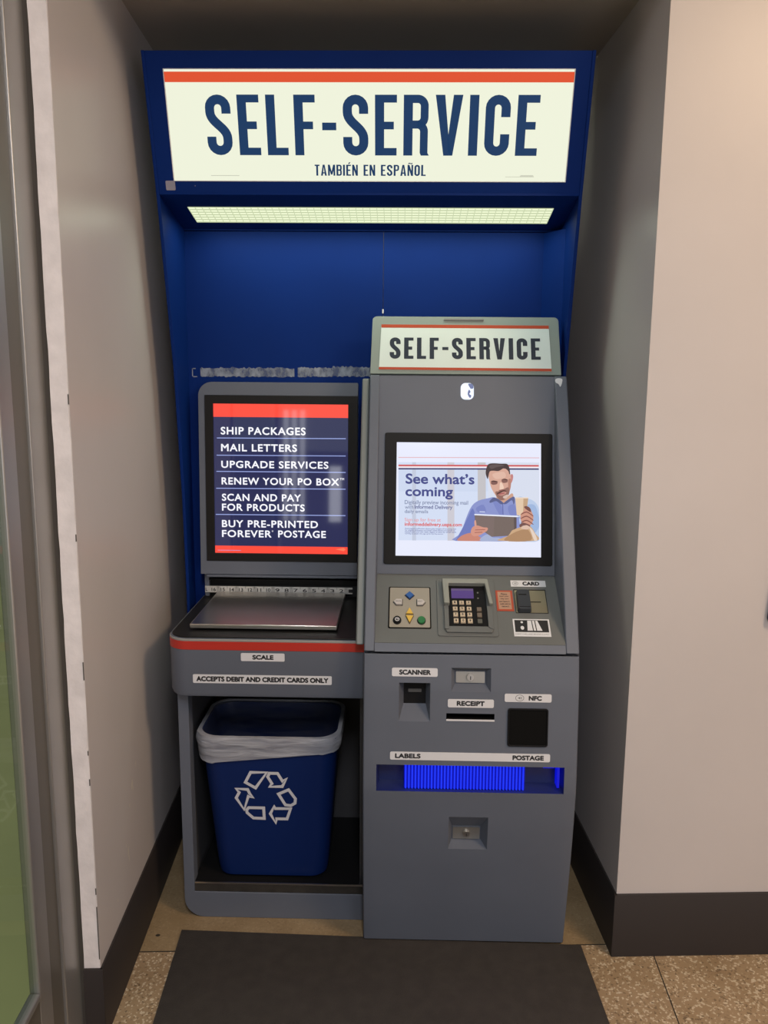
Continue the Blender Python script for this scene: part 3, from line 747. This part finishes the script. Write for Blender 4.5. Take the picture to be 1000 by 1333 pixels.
# forearm, knee, tablet, hands, cup
P.poly([(60, 910), (75, 870), (130, 840), (210, 825), (280, 860), (310, 910)], (202, 136, 118), sm=4)
P.poly([(300, 910), (330, 860), (390, 840), (430, 875), (500, 880), (520, 910)], (168, 178, 210), sm=4)
P.poly([(500, 910), (540, 880), (600, 855), (640, 800), (720, 768), (800, 738), (850, 765), (890, 830), (912, 910)], (204, 168, 132), sm=4)
P.poly([(560, 910), (650, 830), (760, 790), (820, 800), (840, 910)], (176, 138, 104), sm=4)
P.poly([(830, 770), (860, 790), (900, 860), (910, 908), (880, 908), (850, 830)], (230, 210, 194), sm=4)
P.poly([(235, 632), (688, 648), (690, 775), (640, 800), (600, 858), (420, 868), (300, 790), (245, 750)], (120, 106, 100))
P.poly([(240, 640), (450, 648), (440, 860), (420, 868), (300, 790), (250, 745)], (126, 110, 106))
P.poly([(660, 650), (690, 650), (690, 775), (664, 790)], (96, 84, 84))
P.poly([(233, 620), (700, 640), (720, 652), (700, 656), (233, 634)], (232, 236, 250))
P.poly([(690, 655), (735, 660), (735, 668), (690, 664)], (130, 140, 186))
P.poly([(195, 805), (215, 762), (262, 745), (330, 765), (375, 770), (372, 800), (330, 828), (290, 850), (230, 862), (200, 840)], (212, 150, 132), sm=4)
for a in ((240, 790, 350, 798), (235, 818, 320, 826)): P.poly([(a[0], a[1]), (a[2], a[1]-4), (a[2], a[3]-4), (a[0], a[3])], (164, 102, 90))
P.poly([(232, 700), (248, 690), (256, 750), (238, 756)], (214, 160, 142), sm=3)
P.poly([(676, 446), (818, 446), (796, 610), (730, 640), (692, 632)], (226, 200, 172))
P.poly([(765, 446), (818, 446), (796, 610), (760, 622)], (196, 164, 132)); P.poly([(676, 440), (818, 440), (817, 452), (677, 452)], (236, 216, 196))
P.poly([(735, 630), (765, 590), (785, 545), (825, 545), (855, 600), (872, 655), (858, 720), (825, 750), (770, 740), (735, 690)], (206, 150, 130), sm=4)
P.poly([(770, 545), (800, 535), (838, 560), (845, 600), (800, 575)], (120, 80, 74), sm=3)
for y in (600, 645, 690): P.poly([(740, y+18), (800, y-6), (868, y+38), (864, y+46), (800, y+6), (742, y+28)], (136, 86, 78), sm=3)
P.poly([(720, 740), (760, 715), (830, 740), (830, 760), (770, 745), (730, 765)], (120, 84, 80), sm=3)
P.poly([(735, 775), (790, 742), (835, 765), (800, 790)], (222, 190, 172), sm=3)
# writing
nv = (72, 78, 138); gy = (128, 138, 170); rd = (218, 100, 100)
P.text('See what’s', 152, 902, 395, 503, nv, bold=.035); P.text('coming', 150, 668, 540, 668, nv, bold=.035)
P.text('Digitally preview incoming mail', 143, 832, 686, 735, gy, bold=.015); P.text('with', 145, 238, 735, 772, gy, bold=.015); P.text('Informed Delivery', 250, 662, 735, 785, (110, 116, 158), bold=.03)
P.text('daily emails', 143, 398, 783, 830, gy, bold=.015)
P.text('Sign up for free at', 143, 535, 875, 918, (228, 140, 138)); P.text('informeddelivery.usps.com', 143, 765, 925, 968, rd, bold=.04)
P.h += .0001
for k in range(4): P.text(['Automated notification shows grey images of incoming mail', 'for eligible addresses and letter sized pieces processed on', 'equipment and the daily digest is sent by email each', 'morning to people who sign up for the free service'][k], 145, (700, 690, 702, 560)[k], 984+k*18, 996+k*18, (104, 112, 168), bold=.02)
rb(P.mb, 'screen', P.mats, bz)
# small white emissive patch with dark marks above the screen
mb = MB(); M['patch'] = emi('white_patch', (.80, .88, 1.0), 1.15, .3, .3); M['patch2'] = emi('patch_mark', (.10, .13, .30), 1.0, .3, .3)
mb.prism(rrect(.2478, .2832, .4760, .5212, .013), -.001, .002, spf, 0)
mb.sheet(smooth_poly([(.268, .519), (.279, .5185), (.2825, .508), (.276, .505), (.271, .511)], 3), .0024, spf, 1)
mb.sheet(smooth_poly([(.270, .503), (.2745, .497), (.271, .491), (.2765, .487), (.274, .480), (.2695, .484), (.2665, .492)], 3), .0024, spf, 1)
o = rb(mb, 'white_patch', [M['patch'], M['patch2']])
# console: button pad
BM = {'beige': mat('beige_keypad', (.34, .31, .255), .5), 'bluek': mat('blue_key', (.02, .10, .36), .3), 'white': mat('pale_key', (.55, .51, .49), .4), 'yellow': mat('yellow_key', (.75, .48, .08), .35), 'green': mat('green_key', (.02, .17, .05), .35)}
pad = rb(MB().prism(rrect(.0590, .1690, .0450, .1800, .004), -.001, .001, kpf, 0).prism(rrect(.0622, .1660, .0480, .1770, .003), .001, .0018, kpf, 1), 'button_pad', [M['black_matte'], BM['beige']])
def bp_(u, v): return (.0600+(u-100)/760*.1075, .1785-(v-110)/770*.1325)   # pad-plane coordinates
def btn(pts, m, label_, letter=None, rim=None, hgt=.005, scale=.86):
    q = [bp_(*p) for p in pts]; ca = sum(p[0] for p in q)/len(q); cb = sum(p[1] for p in q)/len(q)
    top = [(ca+(a-ca)*scale, cb+(b-cb)*scale) for a, b in q]
    mb = MB(); mb.prism(q, .0018, .0030, kpf, 1); mb.prism(top, .0030, hgt+.002, kpf, 0, poly1=[(ca+(a-ca)*.93, cb+(b-cb)*.93) for a, b in top])
    if letter: 
        a0, b0 = bp_(letter[1], letter[4]); a1, b1 = bp_(letter[2], letter[3]); mb.text(letter[0], a0, a1, b0, b1, hgt+.0023, kpf, 2, .02)
    o = rb(mb, 'button', [m, rim or M['ink'], M['inkgrey']], pad); o['label'] = label_
    return o
btn([(480, 195), (575, 275), (480, 360), (385, 275)], BM['bluek'], 'blue diamond button')
btn([(170, 405), (230, 350), (355, 350), (355, 470), (230, 470)], BM['white'], 'pale left-pointing button', ('BACK', 225, 325, 390, 418))
btn([(780, 410), (720, 350), (605, 350), (605, 475), (720, 475)], BM['white'], 'pale right-pointing button', ('NEXT', 628, 715, 390, 418))
btn([(480, 505), (555, 640), (402, 640)], BM['yellow'], 'yellow up arrow button'); btn([(400, 660), (558, 660), (480, 815)], BM['yellow'], 'yellow down arrow button')
btn(circle(255, 745, 78, 24), M['black'], 'black round button'); btn(circle(694, 745, 78, 24), BM['green'], 'green round button')
q = bp_(255, 745)
rb(MB().ring(circle(*q, .0058, 20), circle(*q, .0042, 20), .0068, .0073, kpf).sheet([(q[0]-.0025, q[1]+.0015), (q[0]+.003, q[1]+.0015), (q[0]+.001, q[1]-.0015)], .0073, kpf), 'button_mark', M['label'], pad)
# PIN pad with hood
def pp(u, v): return (.1845+(u-40)/860*.1545, .2075-(v-90)/855*.1860)
pinp = rb(MB().prism(rrect(.1848, .3385, .0225, .2065, .006), 0, .003, kpf), 'pin_pad', M['panel'], bevel=.001)
a0, b0 = pp(200, 815); a1, b1 = pp(755, 205)
rb(MB().prism(rrect(a0, a1, b0, b1, .002), .003, .006, kpf), 'pin_face', M['black'], pinp)
mb = MB()
hd = [pp(120, 140), pp(790, 140), pp(840, 520), pp(785, 520), pp(745, 210), pp(212, 210), pp(220, 515), pp(140, 515)]
mb.prism(hd, .003, .020, kpf); 
rb(mb, 'hood', mat('grey_hood', (.27, .28, .25), .4), pinp, bevel=.002)
lo1 = [pp(140, 516), pp(205, 516), pp(205, 860), pp(140, 860)]; lo2 = [pp(755, 521), pp(838, 521), pp(830, 860), pp(755, 830)]
lo3 = [pp(150, 861), pp(205, 816), pp(755, 816), pp(830, 861), pp(800, 900), pp(170, 900)]
mb = MB(); mb.prism(lo1, .003, .010, kpf); mb.prism(lo2, .003, .010, kpf); mb.prism(lo3, .003, .008, kpf)
rb(mb, 'pin_surround', M['panel'], pinp, bevel=.001)
a0, b0 = pp(255, 400); a1, b1 = pp(578, 252)
M['purple'] = emi('purple_display', rgb(92, 66, 134)[:3], .8, .2, .3)
M['purple2'] = emi('purple_display_top', rgb(108, 88, 130)[:3], .8, .2, .3)
am, bm_ = pp(578, 285)
rb(MB().prism(rect(a0, a1, b0, bm_), .006, .007, kpf, 0).prism(rect(a0, a1, bm_, b1), .006, .007, kpf, 1), 'display', [M['purple'], M['purple2']], pinp)
KM = mat('cream_key', (.58, .47, .34), .4); KG = mat('brown_key', (.16, .125, .095), .4); KG2 = mat('grey_key', (.10, .10, .085), .4)
rows = [(445, 500), (535, 592), (620, 680), (708, 772)]; colx = [(262, 332), (360, 432), (460, 532)]
names = '123456789*0#'
for i, (v0, v1) in enumerate(rows):
    for j, (u0, u1) in enumerate(colx):
        a0, b0 = pp(u0+i*3, v1); a1, b1 = pp(u1+i*3, v0)
        mb = MB(); mb.prism(rect(a0, a1, b0, b1), .006, .0095, kpf, 0, poly1=rect(a0+.0007, a1-.0007, b0+.0007, b1-.0007))
        w, hh = a1-a0, b1-b0
        mb.text(names[i*3+j], a0+w*.34, a1-w*.34, b0+hh*.25, b1-hh*.22, .0098, kpf, 1, .04)
        rb(mb, 'key', [KM, M['ink']], pinp)
for (v0, v1), m in zip(((540, 600), (622, 688), (712, 775)), (KG, KG, KG2)):
    a0, b0 = pp(606, v1); a1, b1 = pp(678, v0)
    o = rb(MB().prism(rect(a0, a1, b0, b1), .006, .0095, kpf, 0, poly1=rect(a0+.0007, a1-.0007, b0+.0007, b1-.0007)), 'key', m, pinp); o['label'] = 'brown function key' if m is KG else 'grey function key'
for v in (312, 396):
    q = pp(640, v); rb(MB().prism(circle(*q, .0022, 12), .006, .0066, kpf), 'indicator', M['inkgrey'], pinp)
# card reader, labels and stickers
mb = MB(); mb.prism(rrect(.3825, .4750, .1860, .2072, .001, 3), .0004, .0012, kpf, 0); mb.text('CARD', .4135, .4585, .1900, .2033, .0015, kpf, 1, .07)
ring_icon(mb, kpf, .3945, .1966, .0060)
rb(mb, 'card_label', [M['label'], M['ink'], M['inkgrey']])
def cp(u, v): return (.3387+(u-45)/815*(.4690-.3387), .1725-(v-255)/665*(.1725-.0245))
cr = rb(MB().ring(rect(.3880, .4715, .0990, .1765), rect(.3895, .4700, .1000, .1745), -.001, .0012, kpf, 1).prism(rect(.3895, .4700, .1000, .1745), -.003, .0004, kpf, 0), 'card_reader', [mat('brass_plate', (.56, .50, .36), .30, metal=.9), M['gap']])
mb = MB(); mb.prism(rrect(.3920, .4285, .1000, .1700, .006), .0004, .014, kpf, 0, poly1=rrect(.3945, .4265, .1030, .1665, .005)); mb.box(.398, .418, .148, .1515, .0138, .0144, 1, kpf); mb.box(.396, .424, .109, .1105, .0132, .0144, 1, kpf)
rb(mb, 'card_slot', [mat('slate_plastic', (.035, .04, .05), .35), M['gap']], cr, bevel=.001)
rb(MB().box(.4285, .4560, .1345, .1365, .0004, .0012, 0, kpf), 'card_line', M['gap'], cr)
mb = MB(); OR = mat('orange_sticker', (.42, .065, .028), .45); OP = mat('peach_sticker', (.46, .27, .18), .5)
mb.prism(rect(.3400, .3838, .1045, .1725), .0004, .0010, kpf, 0); mb.sheet(rect(.3450, .3785, .1105, .1678), .0012, kpf, 1)
for k, t in enumerate(('Please', 'insert your', 'chip card', 'and leave it', 'until told to', 'remove it')):
    mb.text(t, (.3535, .3495, .3515, .3480, .3495, .3530)[k], (.3700, .3735, .3720, .3745, .3760, .3720)[k], .1575-k*.0082, .1632-k*.0082, .0015, kpf, 2, .02)
o = rb(mb, 'notice_sticker', [OR, OP, M['ink']]); o['label'] = 'orange notice sticker'
mb = MB(); mb.prism(rect(.3770, .4698, .0252, .0795), .0004, .0010, kpf, 0); mb.sheet(rect(.3810, .4658, .0385, .0760), .0012, kpf, 1)
mb.sheet(circle(.3995, .0690, .0032, 16), .0015, kpf, 2); mb.sheet(circle(.3995, .0515, .0045, 16, .006), .0015, kpf, 2)
mb.sheet([(.4140, .0740), (.4395, .0740), (.4495, .0430), (.4120, .0430)], .0015, kpf, 2)
for x in (.4235, .4315): mb.sheet([(x, .0740), (x+.0022, .0740), (x+.0045, .0430), (x+.002, .0430)], .0017, kpf, 1)
mb.text('INSERT CARD AND REMOVE SLOWLY', .3805, .4660, .0305, .0340, .0013, kpf, 3)
o = rb(mb, 'card_sticker', [M['label'], M['ink'], M['label'], M['inkgrey']]); o['label'] = 'black and white card direction sticker'
# topper sign
TA, TB = (.292, 1.508), (.372, 1.680); tf = Frame(TA, TB)
def taper(a0, a1, b0, b1, r): return [(a+(.0035 if a < .26 else -.0010)*(b/.17), b) for a, b in rrect(a0, a1, b0, b1, r, 6, (.001, .001, r, r))]
top_ = rb(MB().prism(taper(.0000, .5220, 0, .1745, .012), -.014, 0, tf), 'topper_board', mat('mint_grey_plastic', (.25, .30, .275), .45), bevel=.002)
M['face'] = mat('topper_white', (.69, .79, .76), .35); M['tnavy'] = mat('topper_navy', (.02, .03, .05), .4); M['tred'] = mat('topper_red', (.46, .07, .03), .35)
mb = MB(); mb.prism([(.0235, .0115), (.4960, .0095), (.4930, .1480), (.0285, .1485)], .0002, .0016, tf, 0)
mb.sheet([(.0285, .1385), (.4930, .1382), (.4930, .1480), (.0285, .1485)], .0019, tf, 1); mb.sheet([(.0235, .0115), (.4960, .0095), (.4958, .0175), (.0238, .0190)], .0019, tf, 1)
sign_text(mb, 'SELF-SERVICE', .0525, .4675, .0440, .1085, .0019, tf, 2, t=.175, gap=.14)
rb(mb, 'topper_face', [M['face'], M['tred'], M['tnavy']], top_)
rb(MB().prism(rrect(.2020, .3135, .1615, .1665, .0024), .0, .0035, tf), 'topper_handle', M['inkgrey'], top_)

# ================================================================== left-hand scale stand
LO = (-0.26, 0.25, 0.0)
sca = tag(unit('scale_stand', LO), 'grey stand with postal scale, red stripe and menu display, left of the touchscreen kiosk', 'kiosk stand')
def lb(mb, name, m, parent=None, bevel=0.0, seg=2): return mb.build(name, m, parent or sca, bevel=bevel, org=LO, seg=seg)
LX0, LX1 = -.504, -.0025
# base frame (rounded lower corner), shelf, inside
o_ = rrect(LX0, LX1, .0, .668, .05, 8, (.055, .001, .001, .001)); i_ = rrect(-.4755, LX1-.002, .0775, .660, .002, 8, (.002, .0005, .0005, .001))
lb(MB().ring(o_, i_, .085, .125, xzy), 'front_frame', M['grey'], bevel=.003)
mb = MB(); mb.box(LX0+.004, LX0+.022, .125, .455, .0, .667); mb.box(LX1-.014, LX1-.002, .125, .455, 0, .667); mb.box(LX0+.022, LX1-.014, .44, .455, 0, .667)
lb(mb, 'side_wall', mat('dark_painted_metal', (.06, .06, .066), .5))
lb(MB().box(-.4745, LX1-.0145, .090, .439, .078, .1045, 0), 'shelf', M['black'])
lb(MB().box(-.4745, LX1-.004, .0868, .0898, .1015, .1060), 'shelf_trim', M['steel'])
lb(MB().box(-.4745, LX1-.004, .0868, .0898, .0785, .1010), 'shelf_front', mat('worn_black_edge', (.03, .026, .022), .6, var=.3, vscale=40))
# tray skirt with red band
def plan(off, r=.055, back=.46):
    x0, x1, y0 = -.518-off, LX1, .038-off; pts = [(x1, y0)]
    for k in range(11):
        t = R(270-90*k/10); pts.append((x0+r+off+(r+off)*math.cos(t), y0+r+off+(r+off)*math.sin(t)))
    pts += [(x0, back), (x1, back)]
    return pts
xy = lambda a, b, h: (a, b, h)
mb = MB()
pl0 = plan(-.014); pl1 = plan(-.004); pl2 = plan(0)
rings = [[(a, b, z) for a, b in p] for p, z in ((pl0, .668), (pl1, .6715), (pl2, .682), (pl2, .8265), (plan(-.003), .8285))]
mb.loft(rings, cap0=True, cap1=True)
lb(mb, 'tray_skirt', M['grey'])
pb = plan(.0012); qb = plan(0.0002)
mb = MB(); mb.loft([[(a, b, z) for a, b in p[:-1]] for p, z in ((qb, .7985), (pb, .7995), (pb, .8205), (qb, .8215))], closed=False)
lb(mb, 'red_band', M['red'])
mb = MB(); mb.loft([[(a, b, z) for a, b in p[:-1]] for p, z in ((qb, .8218), (plan(.0009), .8222), (plan(.0009), .8262), (plan(-.001), .8275))], closed=False)
lb(mb, 'band_lip', M['lip'])
lb(MB().prism(plan(-.006), .8287, .832, xy), 'tray_top', M['tray'], bevel=.001)
pl = lb(MB().box(-.468, -.0772, .0960, .4245, .8370, .8495), 'scale_platform', M['steel'], bevel=.002)
lb(MB().box(-.40, -.14, .16, .38, .832, .837), 'platform_foot', M['black'], pl)
# display housing
DA, DB = (.40, .945), (.43, 1.48); df = Frame(DA, DB)
body = [(.4015, .912), (.4305, 1.480), (.460, 1.480), (.460, .832), (.447, .832), (.447, .912)]
lb(MB().box(-.506, -.0405, .448, .462, .8325, .912), 'housing_back', M['grey_dark'])
mb = MB()
mb.ring(rrect(-.510, -.0405, -.034, .5365, .04, 8, (.002, .002, .003, .040)), rrect(-.4915, -.0410, .0060, .4985, .001, 8, (.001, .0002, .0002, .004)), -.030, 0, df)
dh = lb(mb, 'display_housing', M['grey'], bevel=.003)
lb(MB().box(-.508, -.494, .432, .4475, .8325, .910).box(-.494, -.0405, .4005, .4475, .9005, .909), 'housing_cheek', M['grey'], bevel=.002)
lb(MB().box(-.4935, -.0410, .445, .4478, .866, .900).box(-.4935, -.0410, .430, .446, .884, .888), 'paper_slot', M['black'])
mb = MB(); mb.box(-.5060, -.0560, .4280, .4308, .846, .8655, 0)
xzr = lambda x, z, y: (x, y, z)
for k in range(16):
    x = -.4800+.4185*k/15
    mb.text(str(16-k), x-.0065, x+.0065, .8500, .8605, .4277, xzr, 1, .03)
    mb.box(x+.0135, x+.0145, .4276, .4279, .8585, .8655, 1); 
    if k % 2 == 0: mb.sheet(rect(x+.0085, x+.0205, .8465, .8650), .42785, xzr, 2)
mb.text('L', -.5045, -.4990, .8500, .8605, .4277, xzr, 1, .03)
lb(mb, 'ruler', [mat('ruler_white', (.52, .52, .50), .5), M['ink'], mat('ruler_shade', (.36, .36, .35), .5)])
bz2 = lb(MB().ring(rect(-.4912, -.0412, .0062, .4982), rect(-.4665, -.0690, .0302, .4738), -.02, .003, df), 'display_bezel', mat('black_bezel', (.010, .009, .009), .45, spec=.25), dh, bevel=.001)
PB = emi('menu_blue', rgb(36, 40, 82)[:3], 1.0, .04, .7); PR = emi('menu_red', (1.0, .070, .042), 1.0, .04, .7); PW = emi('menu_white', (.92, .92, 1.0), 1.0, .04, .7); PL = emi('menu_line', rgb(150, 165, 225)[:3], 1.0, .04, .7)
def dp(u, v):
    tl, tr, br, bl = (150, 140), (852, 148), (852, 925), (172, 918); vv = .5
    for _ in range(6):
        xl = tl[0]+(bl[0]-tl[0])*vv; xr = tr[0]+(br[0]-tr[0])*vv; uu = (u-xl)/(xr-xl)
        yt = tl[1]+(tr[1]-tl[1])*uu; yb = bl[1]+(br[1]-bl[1])*uu; vv = (v-yt)/(yb-yt)
    return (-.4665+uu*.3975, .4738-vv*.4436)
mb = MB(); mb.prism(rect(-.4664, -.0691, .0303, .4737), -.006, -.002, df, 0)
mb.sheet(rect(-.4663, -.0692, dp(500, 212)[1], .4736), -.0017, df, 1); mb.sheet(rect(-.4663, -.0692, .0304, dp(500, 883)[1]), -.0017, df, 1)
for v0, v1 in ((317, 322), (406, 411), (490, 496), (578, 583), (715, 721)):
    a = dp(172, v0); b = dp(840, v1); mb.sheet([(a[0], a[1]-.0012), (b[0], b[1]-.0012), (b[0], b[1]+.0012), (a[0], a[1]+.0012)], -.0016, df, 3)
for t, u0, u1, v0, v1 in (('SHIP PACKAGES', 192, 632, 262, 302), ('MAIL LETTERS', 195, 588, 349, 388), ('UPGRADE SERVICES', 197, 751, 437, 475), ('RENEW YOUR PO BOX', 200, 806, 524, 562), ('SCAN AND PAY', 203, 610, 608, 646), ('FOR PRODUCTS', 204, 630, 660, 698), ('BUY PRE-PRINTED', 205, 699, 747, 785), ('FOREVER', 206, 460, 798, 836), ('POSTAGE', 495, 740, 800, 838)):
    a = dp(u0, v1); b = dp(u1, v0); mb.text(t, a[0], b[0], dp((u0+u1)/2, v1)[1], dp((u0+u1)/2, v0)[1], -.0014, df, 2, .032, 1.12)
a = dp(810, 536); b = dp(832, 525); mb.text('TM', a[0], b[0], a[1], b[1], -.0014, df, 2, .02)
q = dp(466, 803); mb.ring(circle(*q, .0022, 12), circle(*q, .0013, 12), -.0015, -.0013, df, 2)
a = dp(185, 905); b = dp(305, 899); mb.sheet(rect(a[0], b[0], a[1], a[1]+.0012), -.0014, df, 3)
a = dp(790, 908); b = dp(842, 890); mb.sheet([(a[0], (a[1]+b[1])/2), (b[0]-.006, a[1]), (b[0], (a[1]+b[1])/2), (b[0]-.006, b[1])], -.0014, df, 4)
lb(mb, 'menu_panel', [PB, PR, PW, PL, emi('menu_coral', (1.0, .20, .10), 1.0, .04, .7)], bz2)
# labels on the skirt
skf = Frame((.038, 0), (.038, 1))
def slabel(name, x0, x1, z0, z1, t, a0, a1):
    mb = MB(); mb.prism(rrect(x0, x1, z0, z1, .003), .0004, .0014, skf, 0); H = z1-z0; mb.text(t, a0, a1, z0+H*.20, z0+H*.80, .0017, skf, 1, .07)
    lb(mb, name, [M['label'], M['ink']])
slabel('scale_label', -.3215, -.2080, .7705, .7920, 'SCALE', -.2915, -.2365)
slabel('payment_label', -.4480, -.0860, .7090, .7325, 'ACCEPTS DEBIT AND CREDIT CARDS ONLY', -.4390, -.0945)

# ================================================================== recycling bin, its bag
BO = (-0.265, 0.21, 0.1065)
bn = tag(unit('recycling_bin', BO), 'blue plastic recycling bin with white arrows symbol, on the shelf under the scale', 'recycling bin')
def binrect(z, off=0.0):
    f = (z-.1065)/.4235
    hx = .1545+f*(.190-.1545)+off; cx = -.2640-.003*f; y0 = .114-.024*f-off; y1 = .300+.045*f+off
    return [(a, b, z) for a, b in rrect(cx-hx, cx+hx, y0, y1, .045+.012*f, 7)]
mb = MB(); zl = [.1065, .112, .20, .30, .40, .515, .518, .530]
outer = [binrect(.1065, -.012), binrect(.112, -.002)]+[binrect(z) for z in (.13, .20, .30, .40, .512)]+[binrect(.513, .006), binrect(.530, .007), binrect(.531, .003)]
inner = [binrect(.530, -.003), binrect(.40, -.003), binrect(.25, -.003), binrect(.116, -.004)]
mb.loft(outer+inner, cap0=True, cap1=True)
mb.build('bin_body', M['bin'], bn, org=BO)
def bf(a, b, h):   # bin front face: a,b in local x,z
    f = (b-.1065)/.4235; return (a, .114-.024*f-h, b)
def rp(u, v): return (-.2745+(u-485)*.000568, .3580-(v-507)*.000605)
seg = [[(412, 378), (502, 380), (440, 472), (380, 438)], [(502, 381), (550, 381), (572, 418), (596, 406), (572, 460), (498, 460), (510, 440), (490, 406)], [(538, 488), (600, 460), (637, 512), (634, 540), (608, 556), (576, 552)], [(614, 558), (592, 624), (540, 624), (533, 648), (498, 592), (526, 544), (534, 558)], [(481, 556), (483, 624), (420, 622), (386, 592), (384, 572), (398, 556)], [(335, 464), (404, 464), (414, 488), (432, 516), (406, 512), (380, 582), (334, 515), (350, 486)]]
mb = MB()
for s_ in seg:
    n = len(s_); ar = sum(s_[i][0]*s_[(i+1) % n][1]-s_[(i+1) % n][0]*s_[i][1] for i in range(n)); sg = 1 if ar > 0 else -1
    ins = []
    for i in range(n):
        p0, p1, p2 = s_[i-1], s_[i], s_[(i+1) % n]
        d1 = (p1[0]-p0[0], p1[1]-p0[1]); d2 = (p2[0]-p1[0], p2[1]-p1[1]); l1 = math.hypot(*d1); l2 = math.hypot(*d2)
        n1 = (-d1[1]/l1*sg, d1[0]/l1*sg); n2 = (-d2[1]/l2*sg, d2[0]/l2*sg)
        k = 1+n1[0]*n2[0]+n1[1]*n2[1]; k = max(k, .75)
        ins.append((p1[0]+(n1[0]+n2[0])/k*14, p1[1]+(n1[1]+n2[1])/k*14))
    vs = [bf(*rp(*p), .0008) for p in s_]+[bf(*rp(*p), .0008) for p in ins]
    mb.add(vs, [(i, (i+1) % n, n+(i+1) % n, n+i) for i in range(n)])
o = mb.build('recycling_symbol', M['symbol'], bn, org=BO); o['label'] = 'white recycling arrows printed on the front'
# bag
bag = MB(); rr = []
def bagring(z, off, hem=None, wob=.0):
    base = binrect(z, off); out = []
    for i, (a, b, c) in enumerate(base):
        w = math.sin(i*1.9)*.5+math.sin(i*0.83+1)*.5
        zz = c
        if hem is not None:
            left = max(0.0, min(1.0, (-.10-a)/.30)); front = 1 if b < .2 else .4
            zz = .492-.030*left*front+.004*w
        out.append((a+wob*w*(1 if a > -.265 else -1), b-wob*.6*w, zz))
    return out
rings = [bagring(.48, .0085, hem=1, wob=.002), bagring(.502, .0100, wob=.002), bagring(.520, .0105, wob=.003), bagring(.537, .0070, wob=.002), bagring(.538, -.0030), bagring(.50, -.0070, wob=.002), bagring(.42, -.0075, wob=.003), bagring(.30, -.0085, wob=.003), bagring(.18, -.010, wob=.003)]
bag.loft(rings[:5]); bag.loft(rings[4:], m=1, cap1=True)
bo = bag.build('bin_liner', [M['bag'], M['bag_in']], org=(-.265, .21, .18)); bo.location = glob(-.265, .21, .18); bo.rotation_euler = (0, 0, KROT)
tag(bo, 'thin translucent white plastic bag lining the blue recycling bin', 'bin liner')

# ================================================================== mat and the sign on the right wall
mo = empty('floor_mat', (0.06, 1.55, 0.0)); mo.name = 'floor_mat_root'
bpy.data.objects.remove(mo)
mb = MB(); c = [(-.4745, 2.014), (.603, 1.929), (.578, .62), (-.468, .62)]
def inset(q, d):
    cx = sum(p[0] for p in q)/4; cy = sum(p[1] for p in q)/4
    return [(x-math.copysign(d, x-cx), y-math.copysign(d, y-cy)) for x, y in q]
mb.loft([[(x, y, .0002) for x, y in c], [(x, y, .004) for x, y in c], [(x, y, .0062) for x, y in inset(c, .006)]], cap0=True, cap1=True)
o = mb.build('floor_mat', M['mat'], org=(.06, 1.3, 0)); o.location = (.06, 1.3, 0)
tag(o, 'dark brown rubber floor mat lying in front of the kiosks', 'floor mat')
ws = empty('wall_sign', (1.15, YF-.008, .91)); tag(ws, 'dark navy wall sign at the right edge, on the pale wall', 'wall sign')
mb = MB(); mb.prism([(1.010, .922), (1.014, .913), (1.022, .910), (1.30, .910), (1.30, 1.24), (1.052, 1.24), (1.022, 1.10)], YF-.016, YF-.002, xzy)
mb.build('sign_board', M['navy'], ws, org=(1.15, YF-.008, .91), bevel=.002)
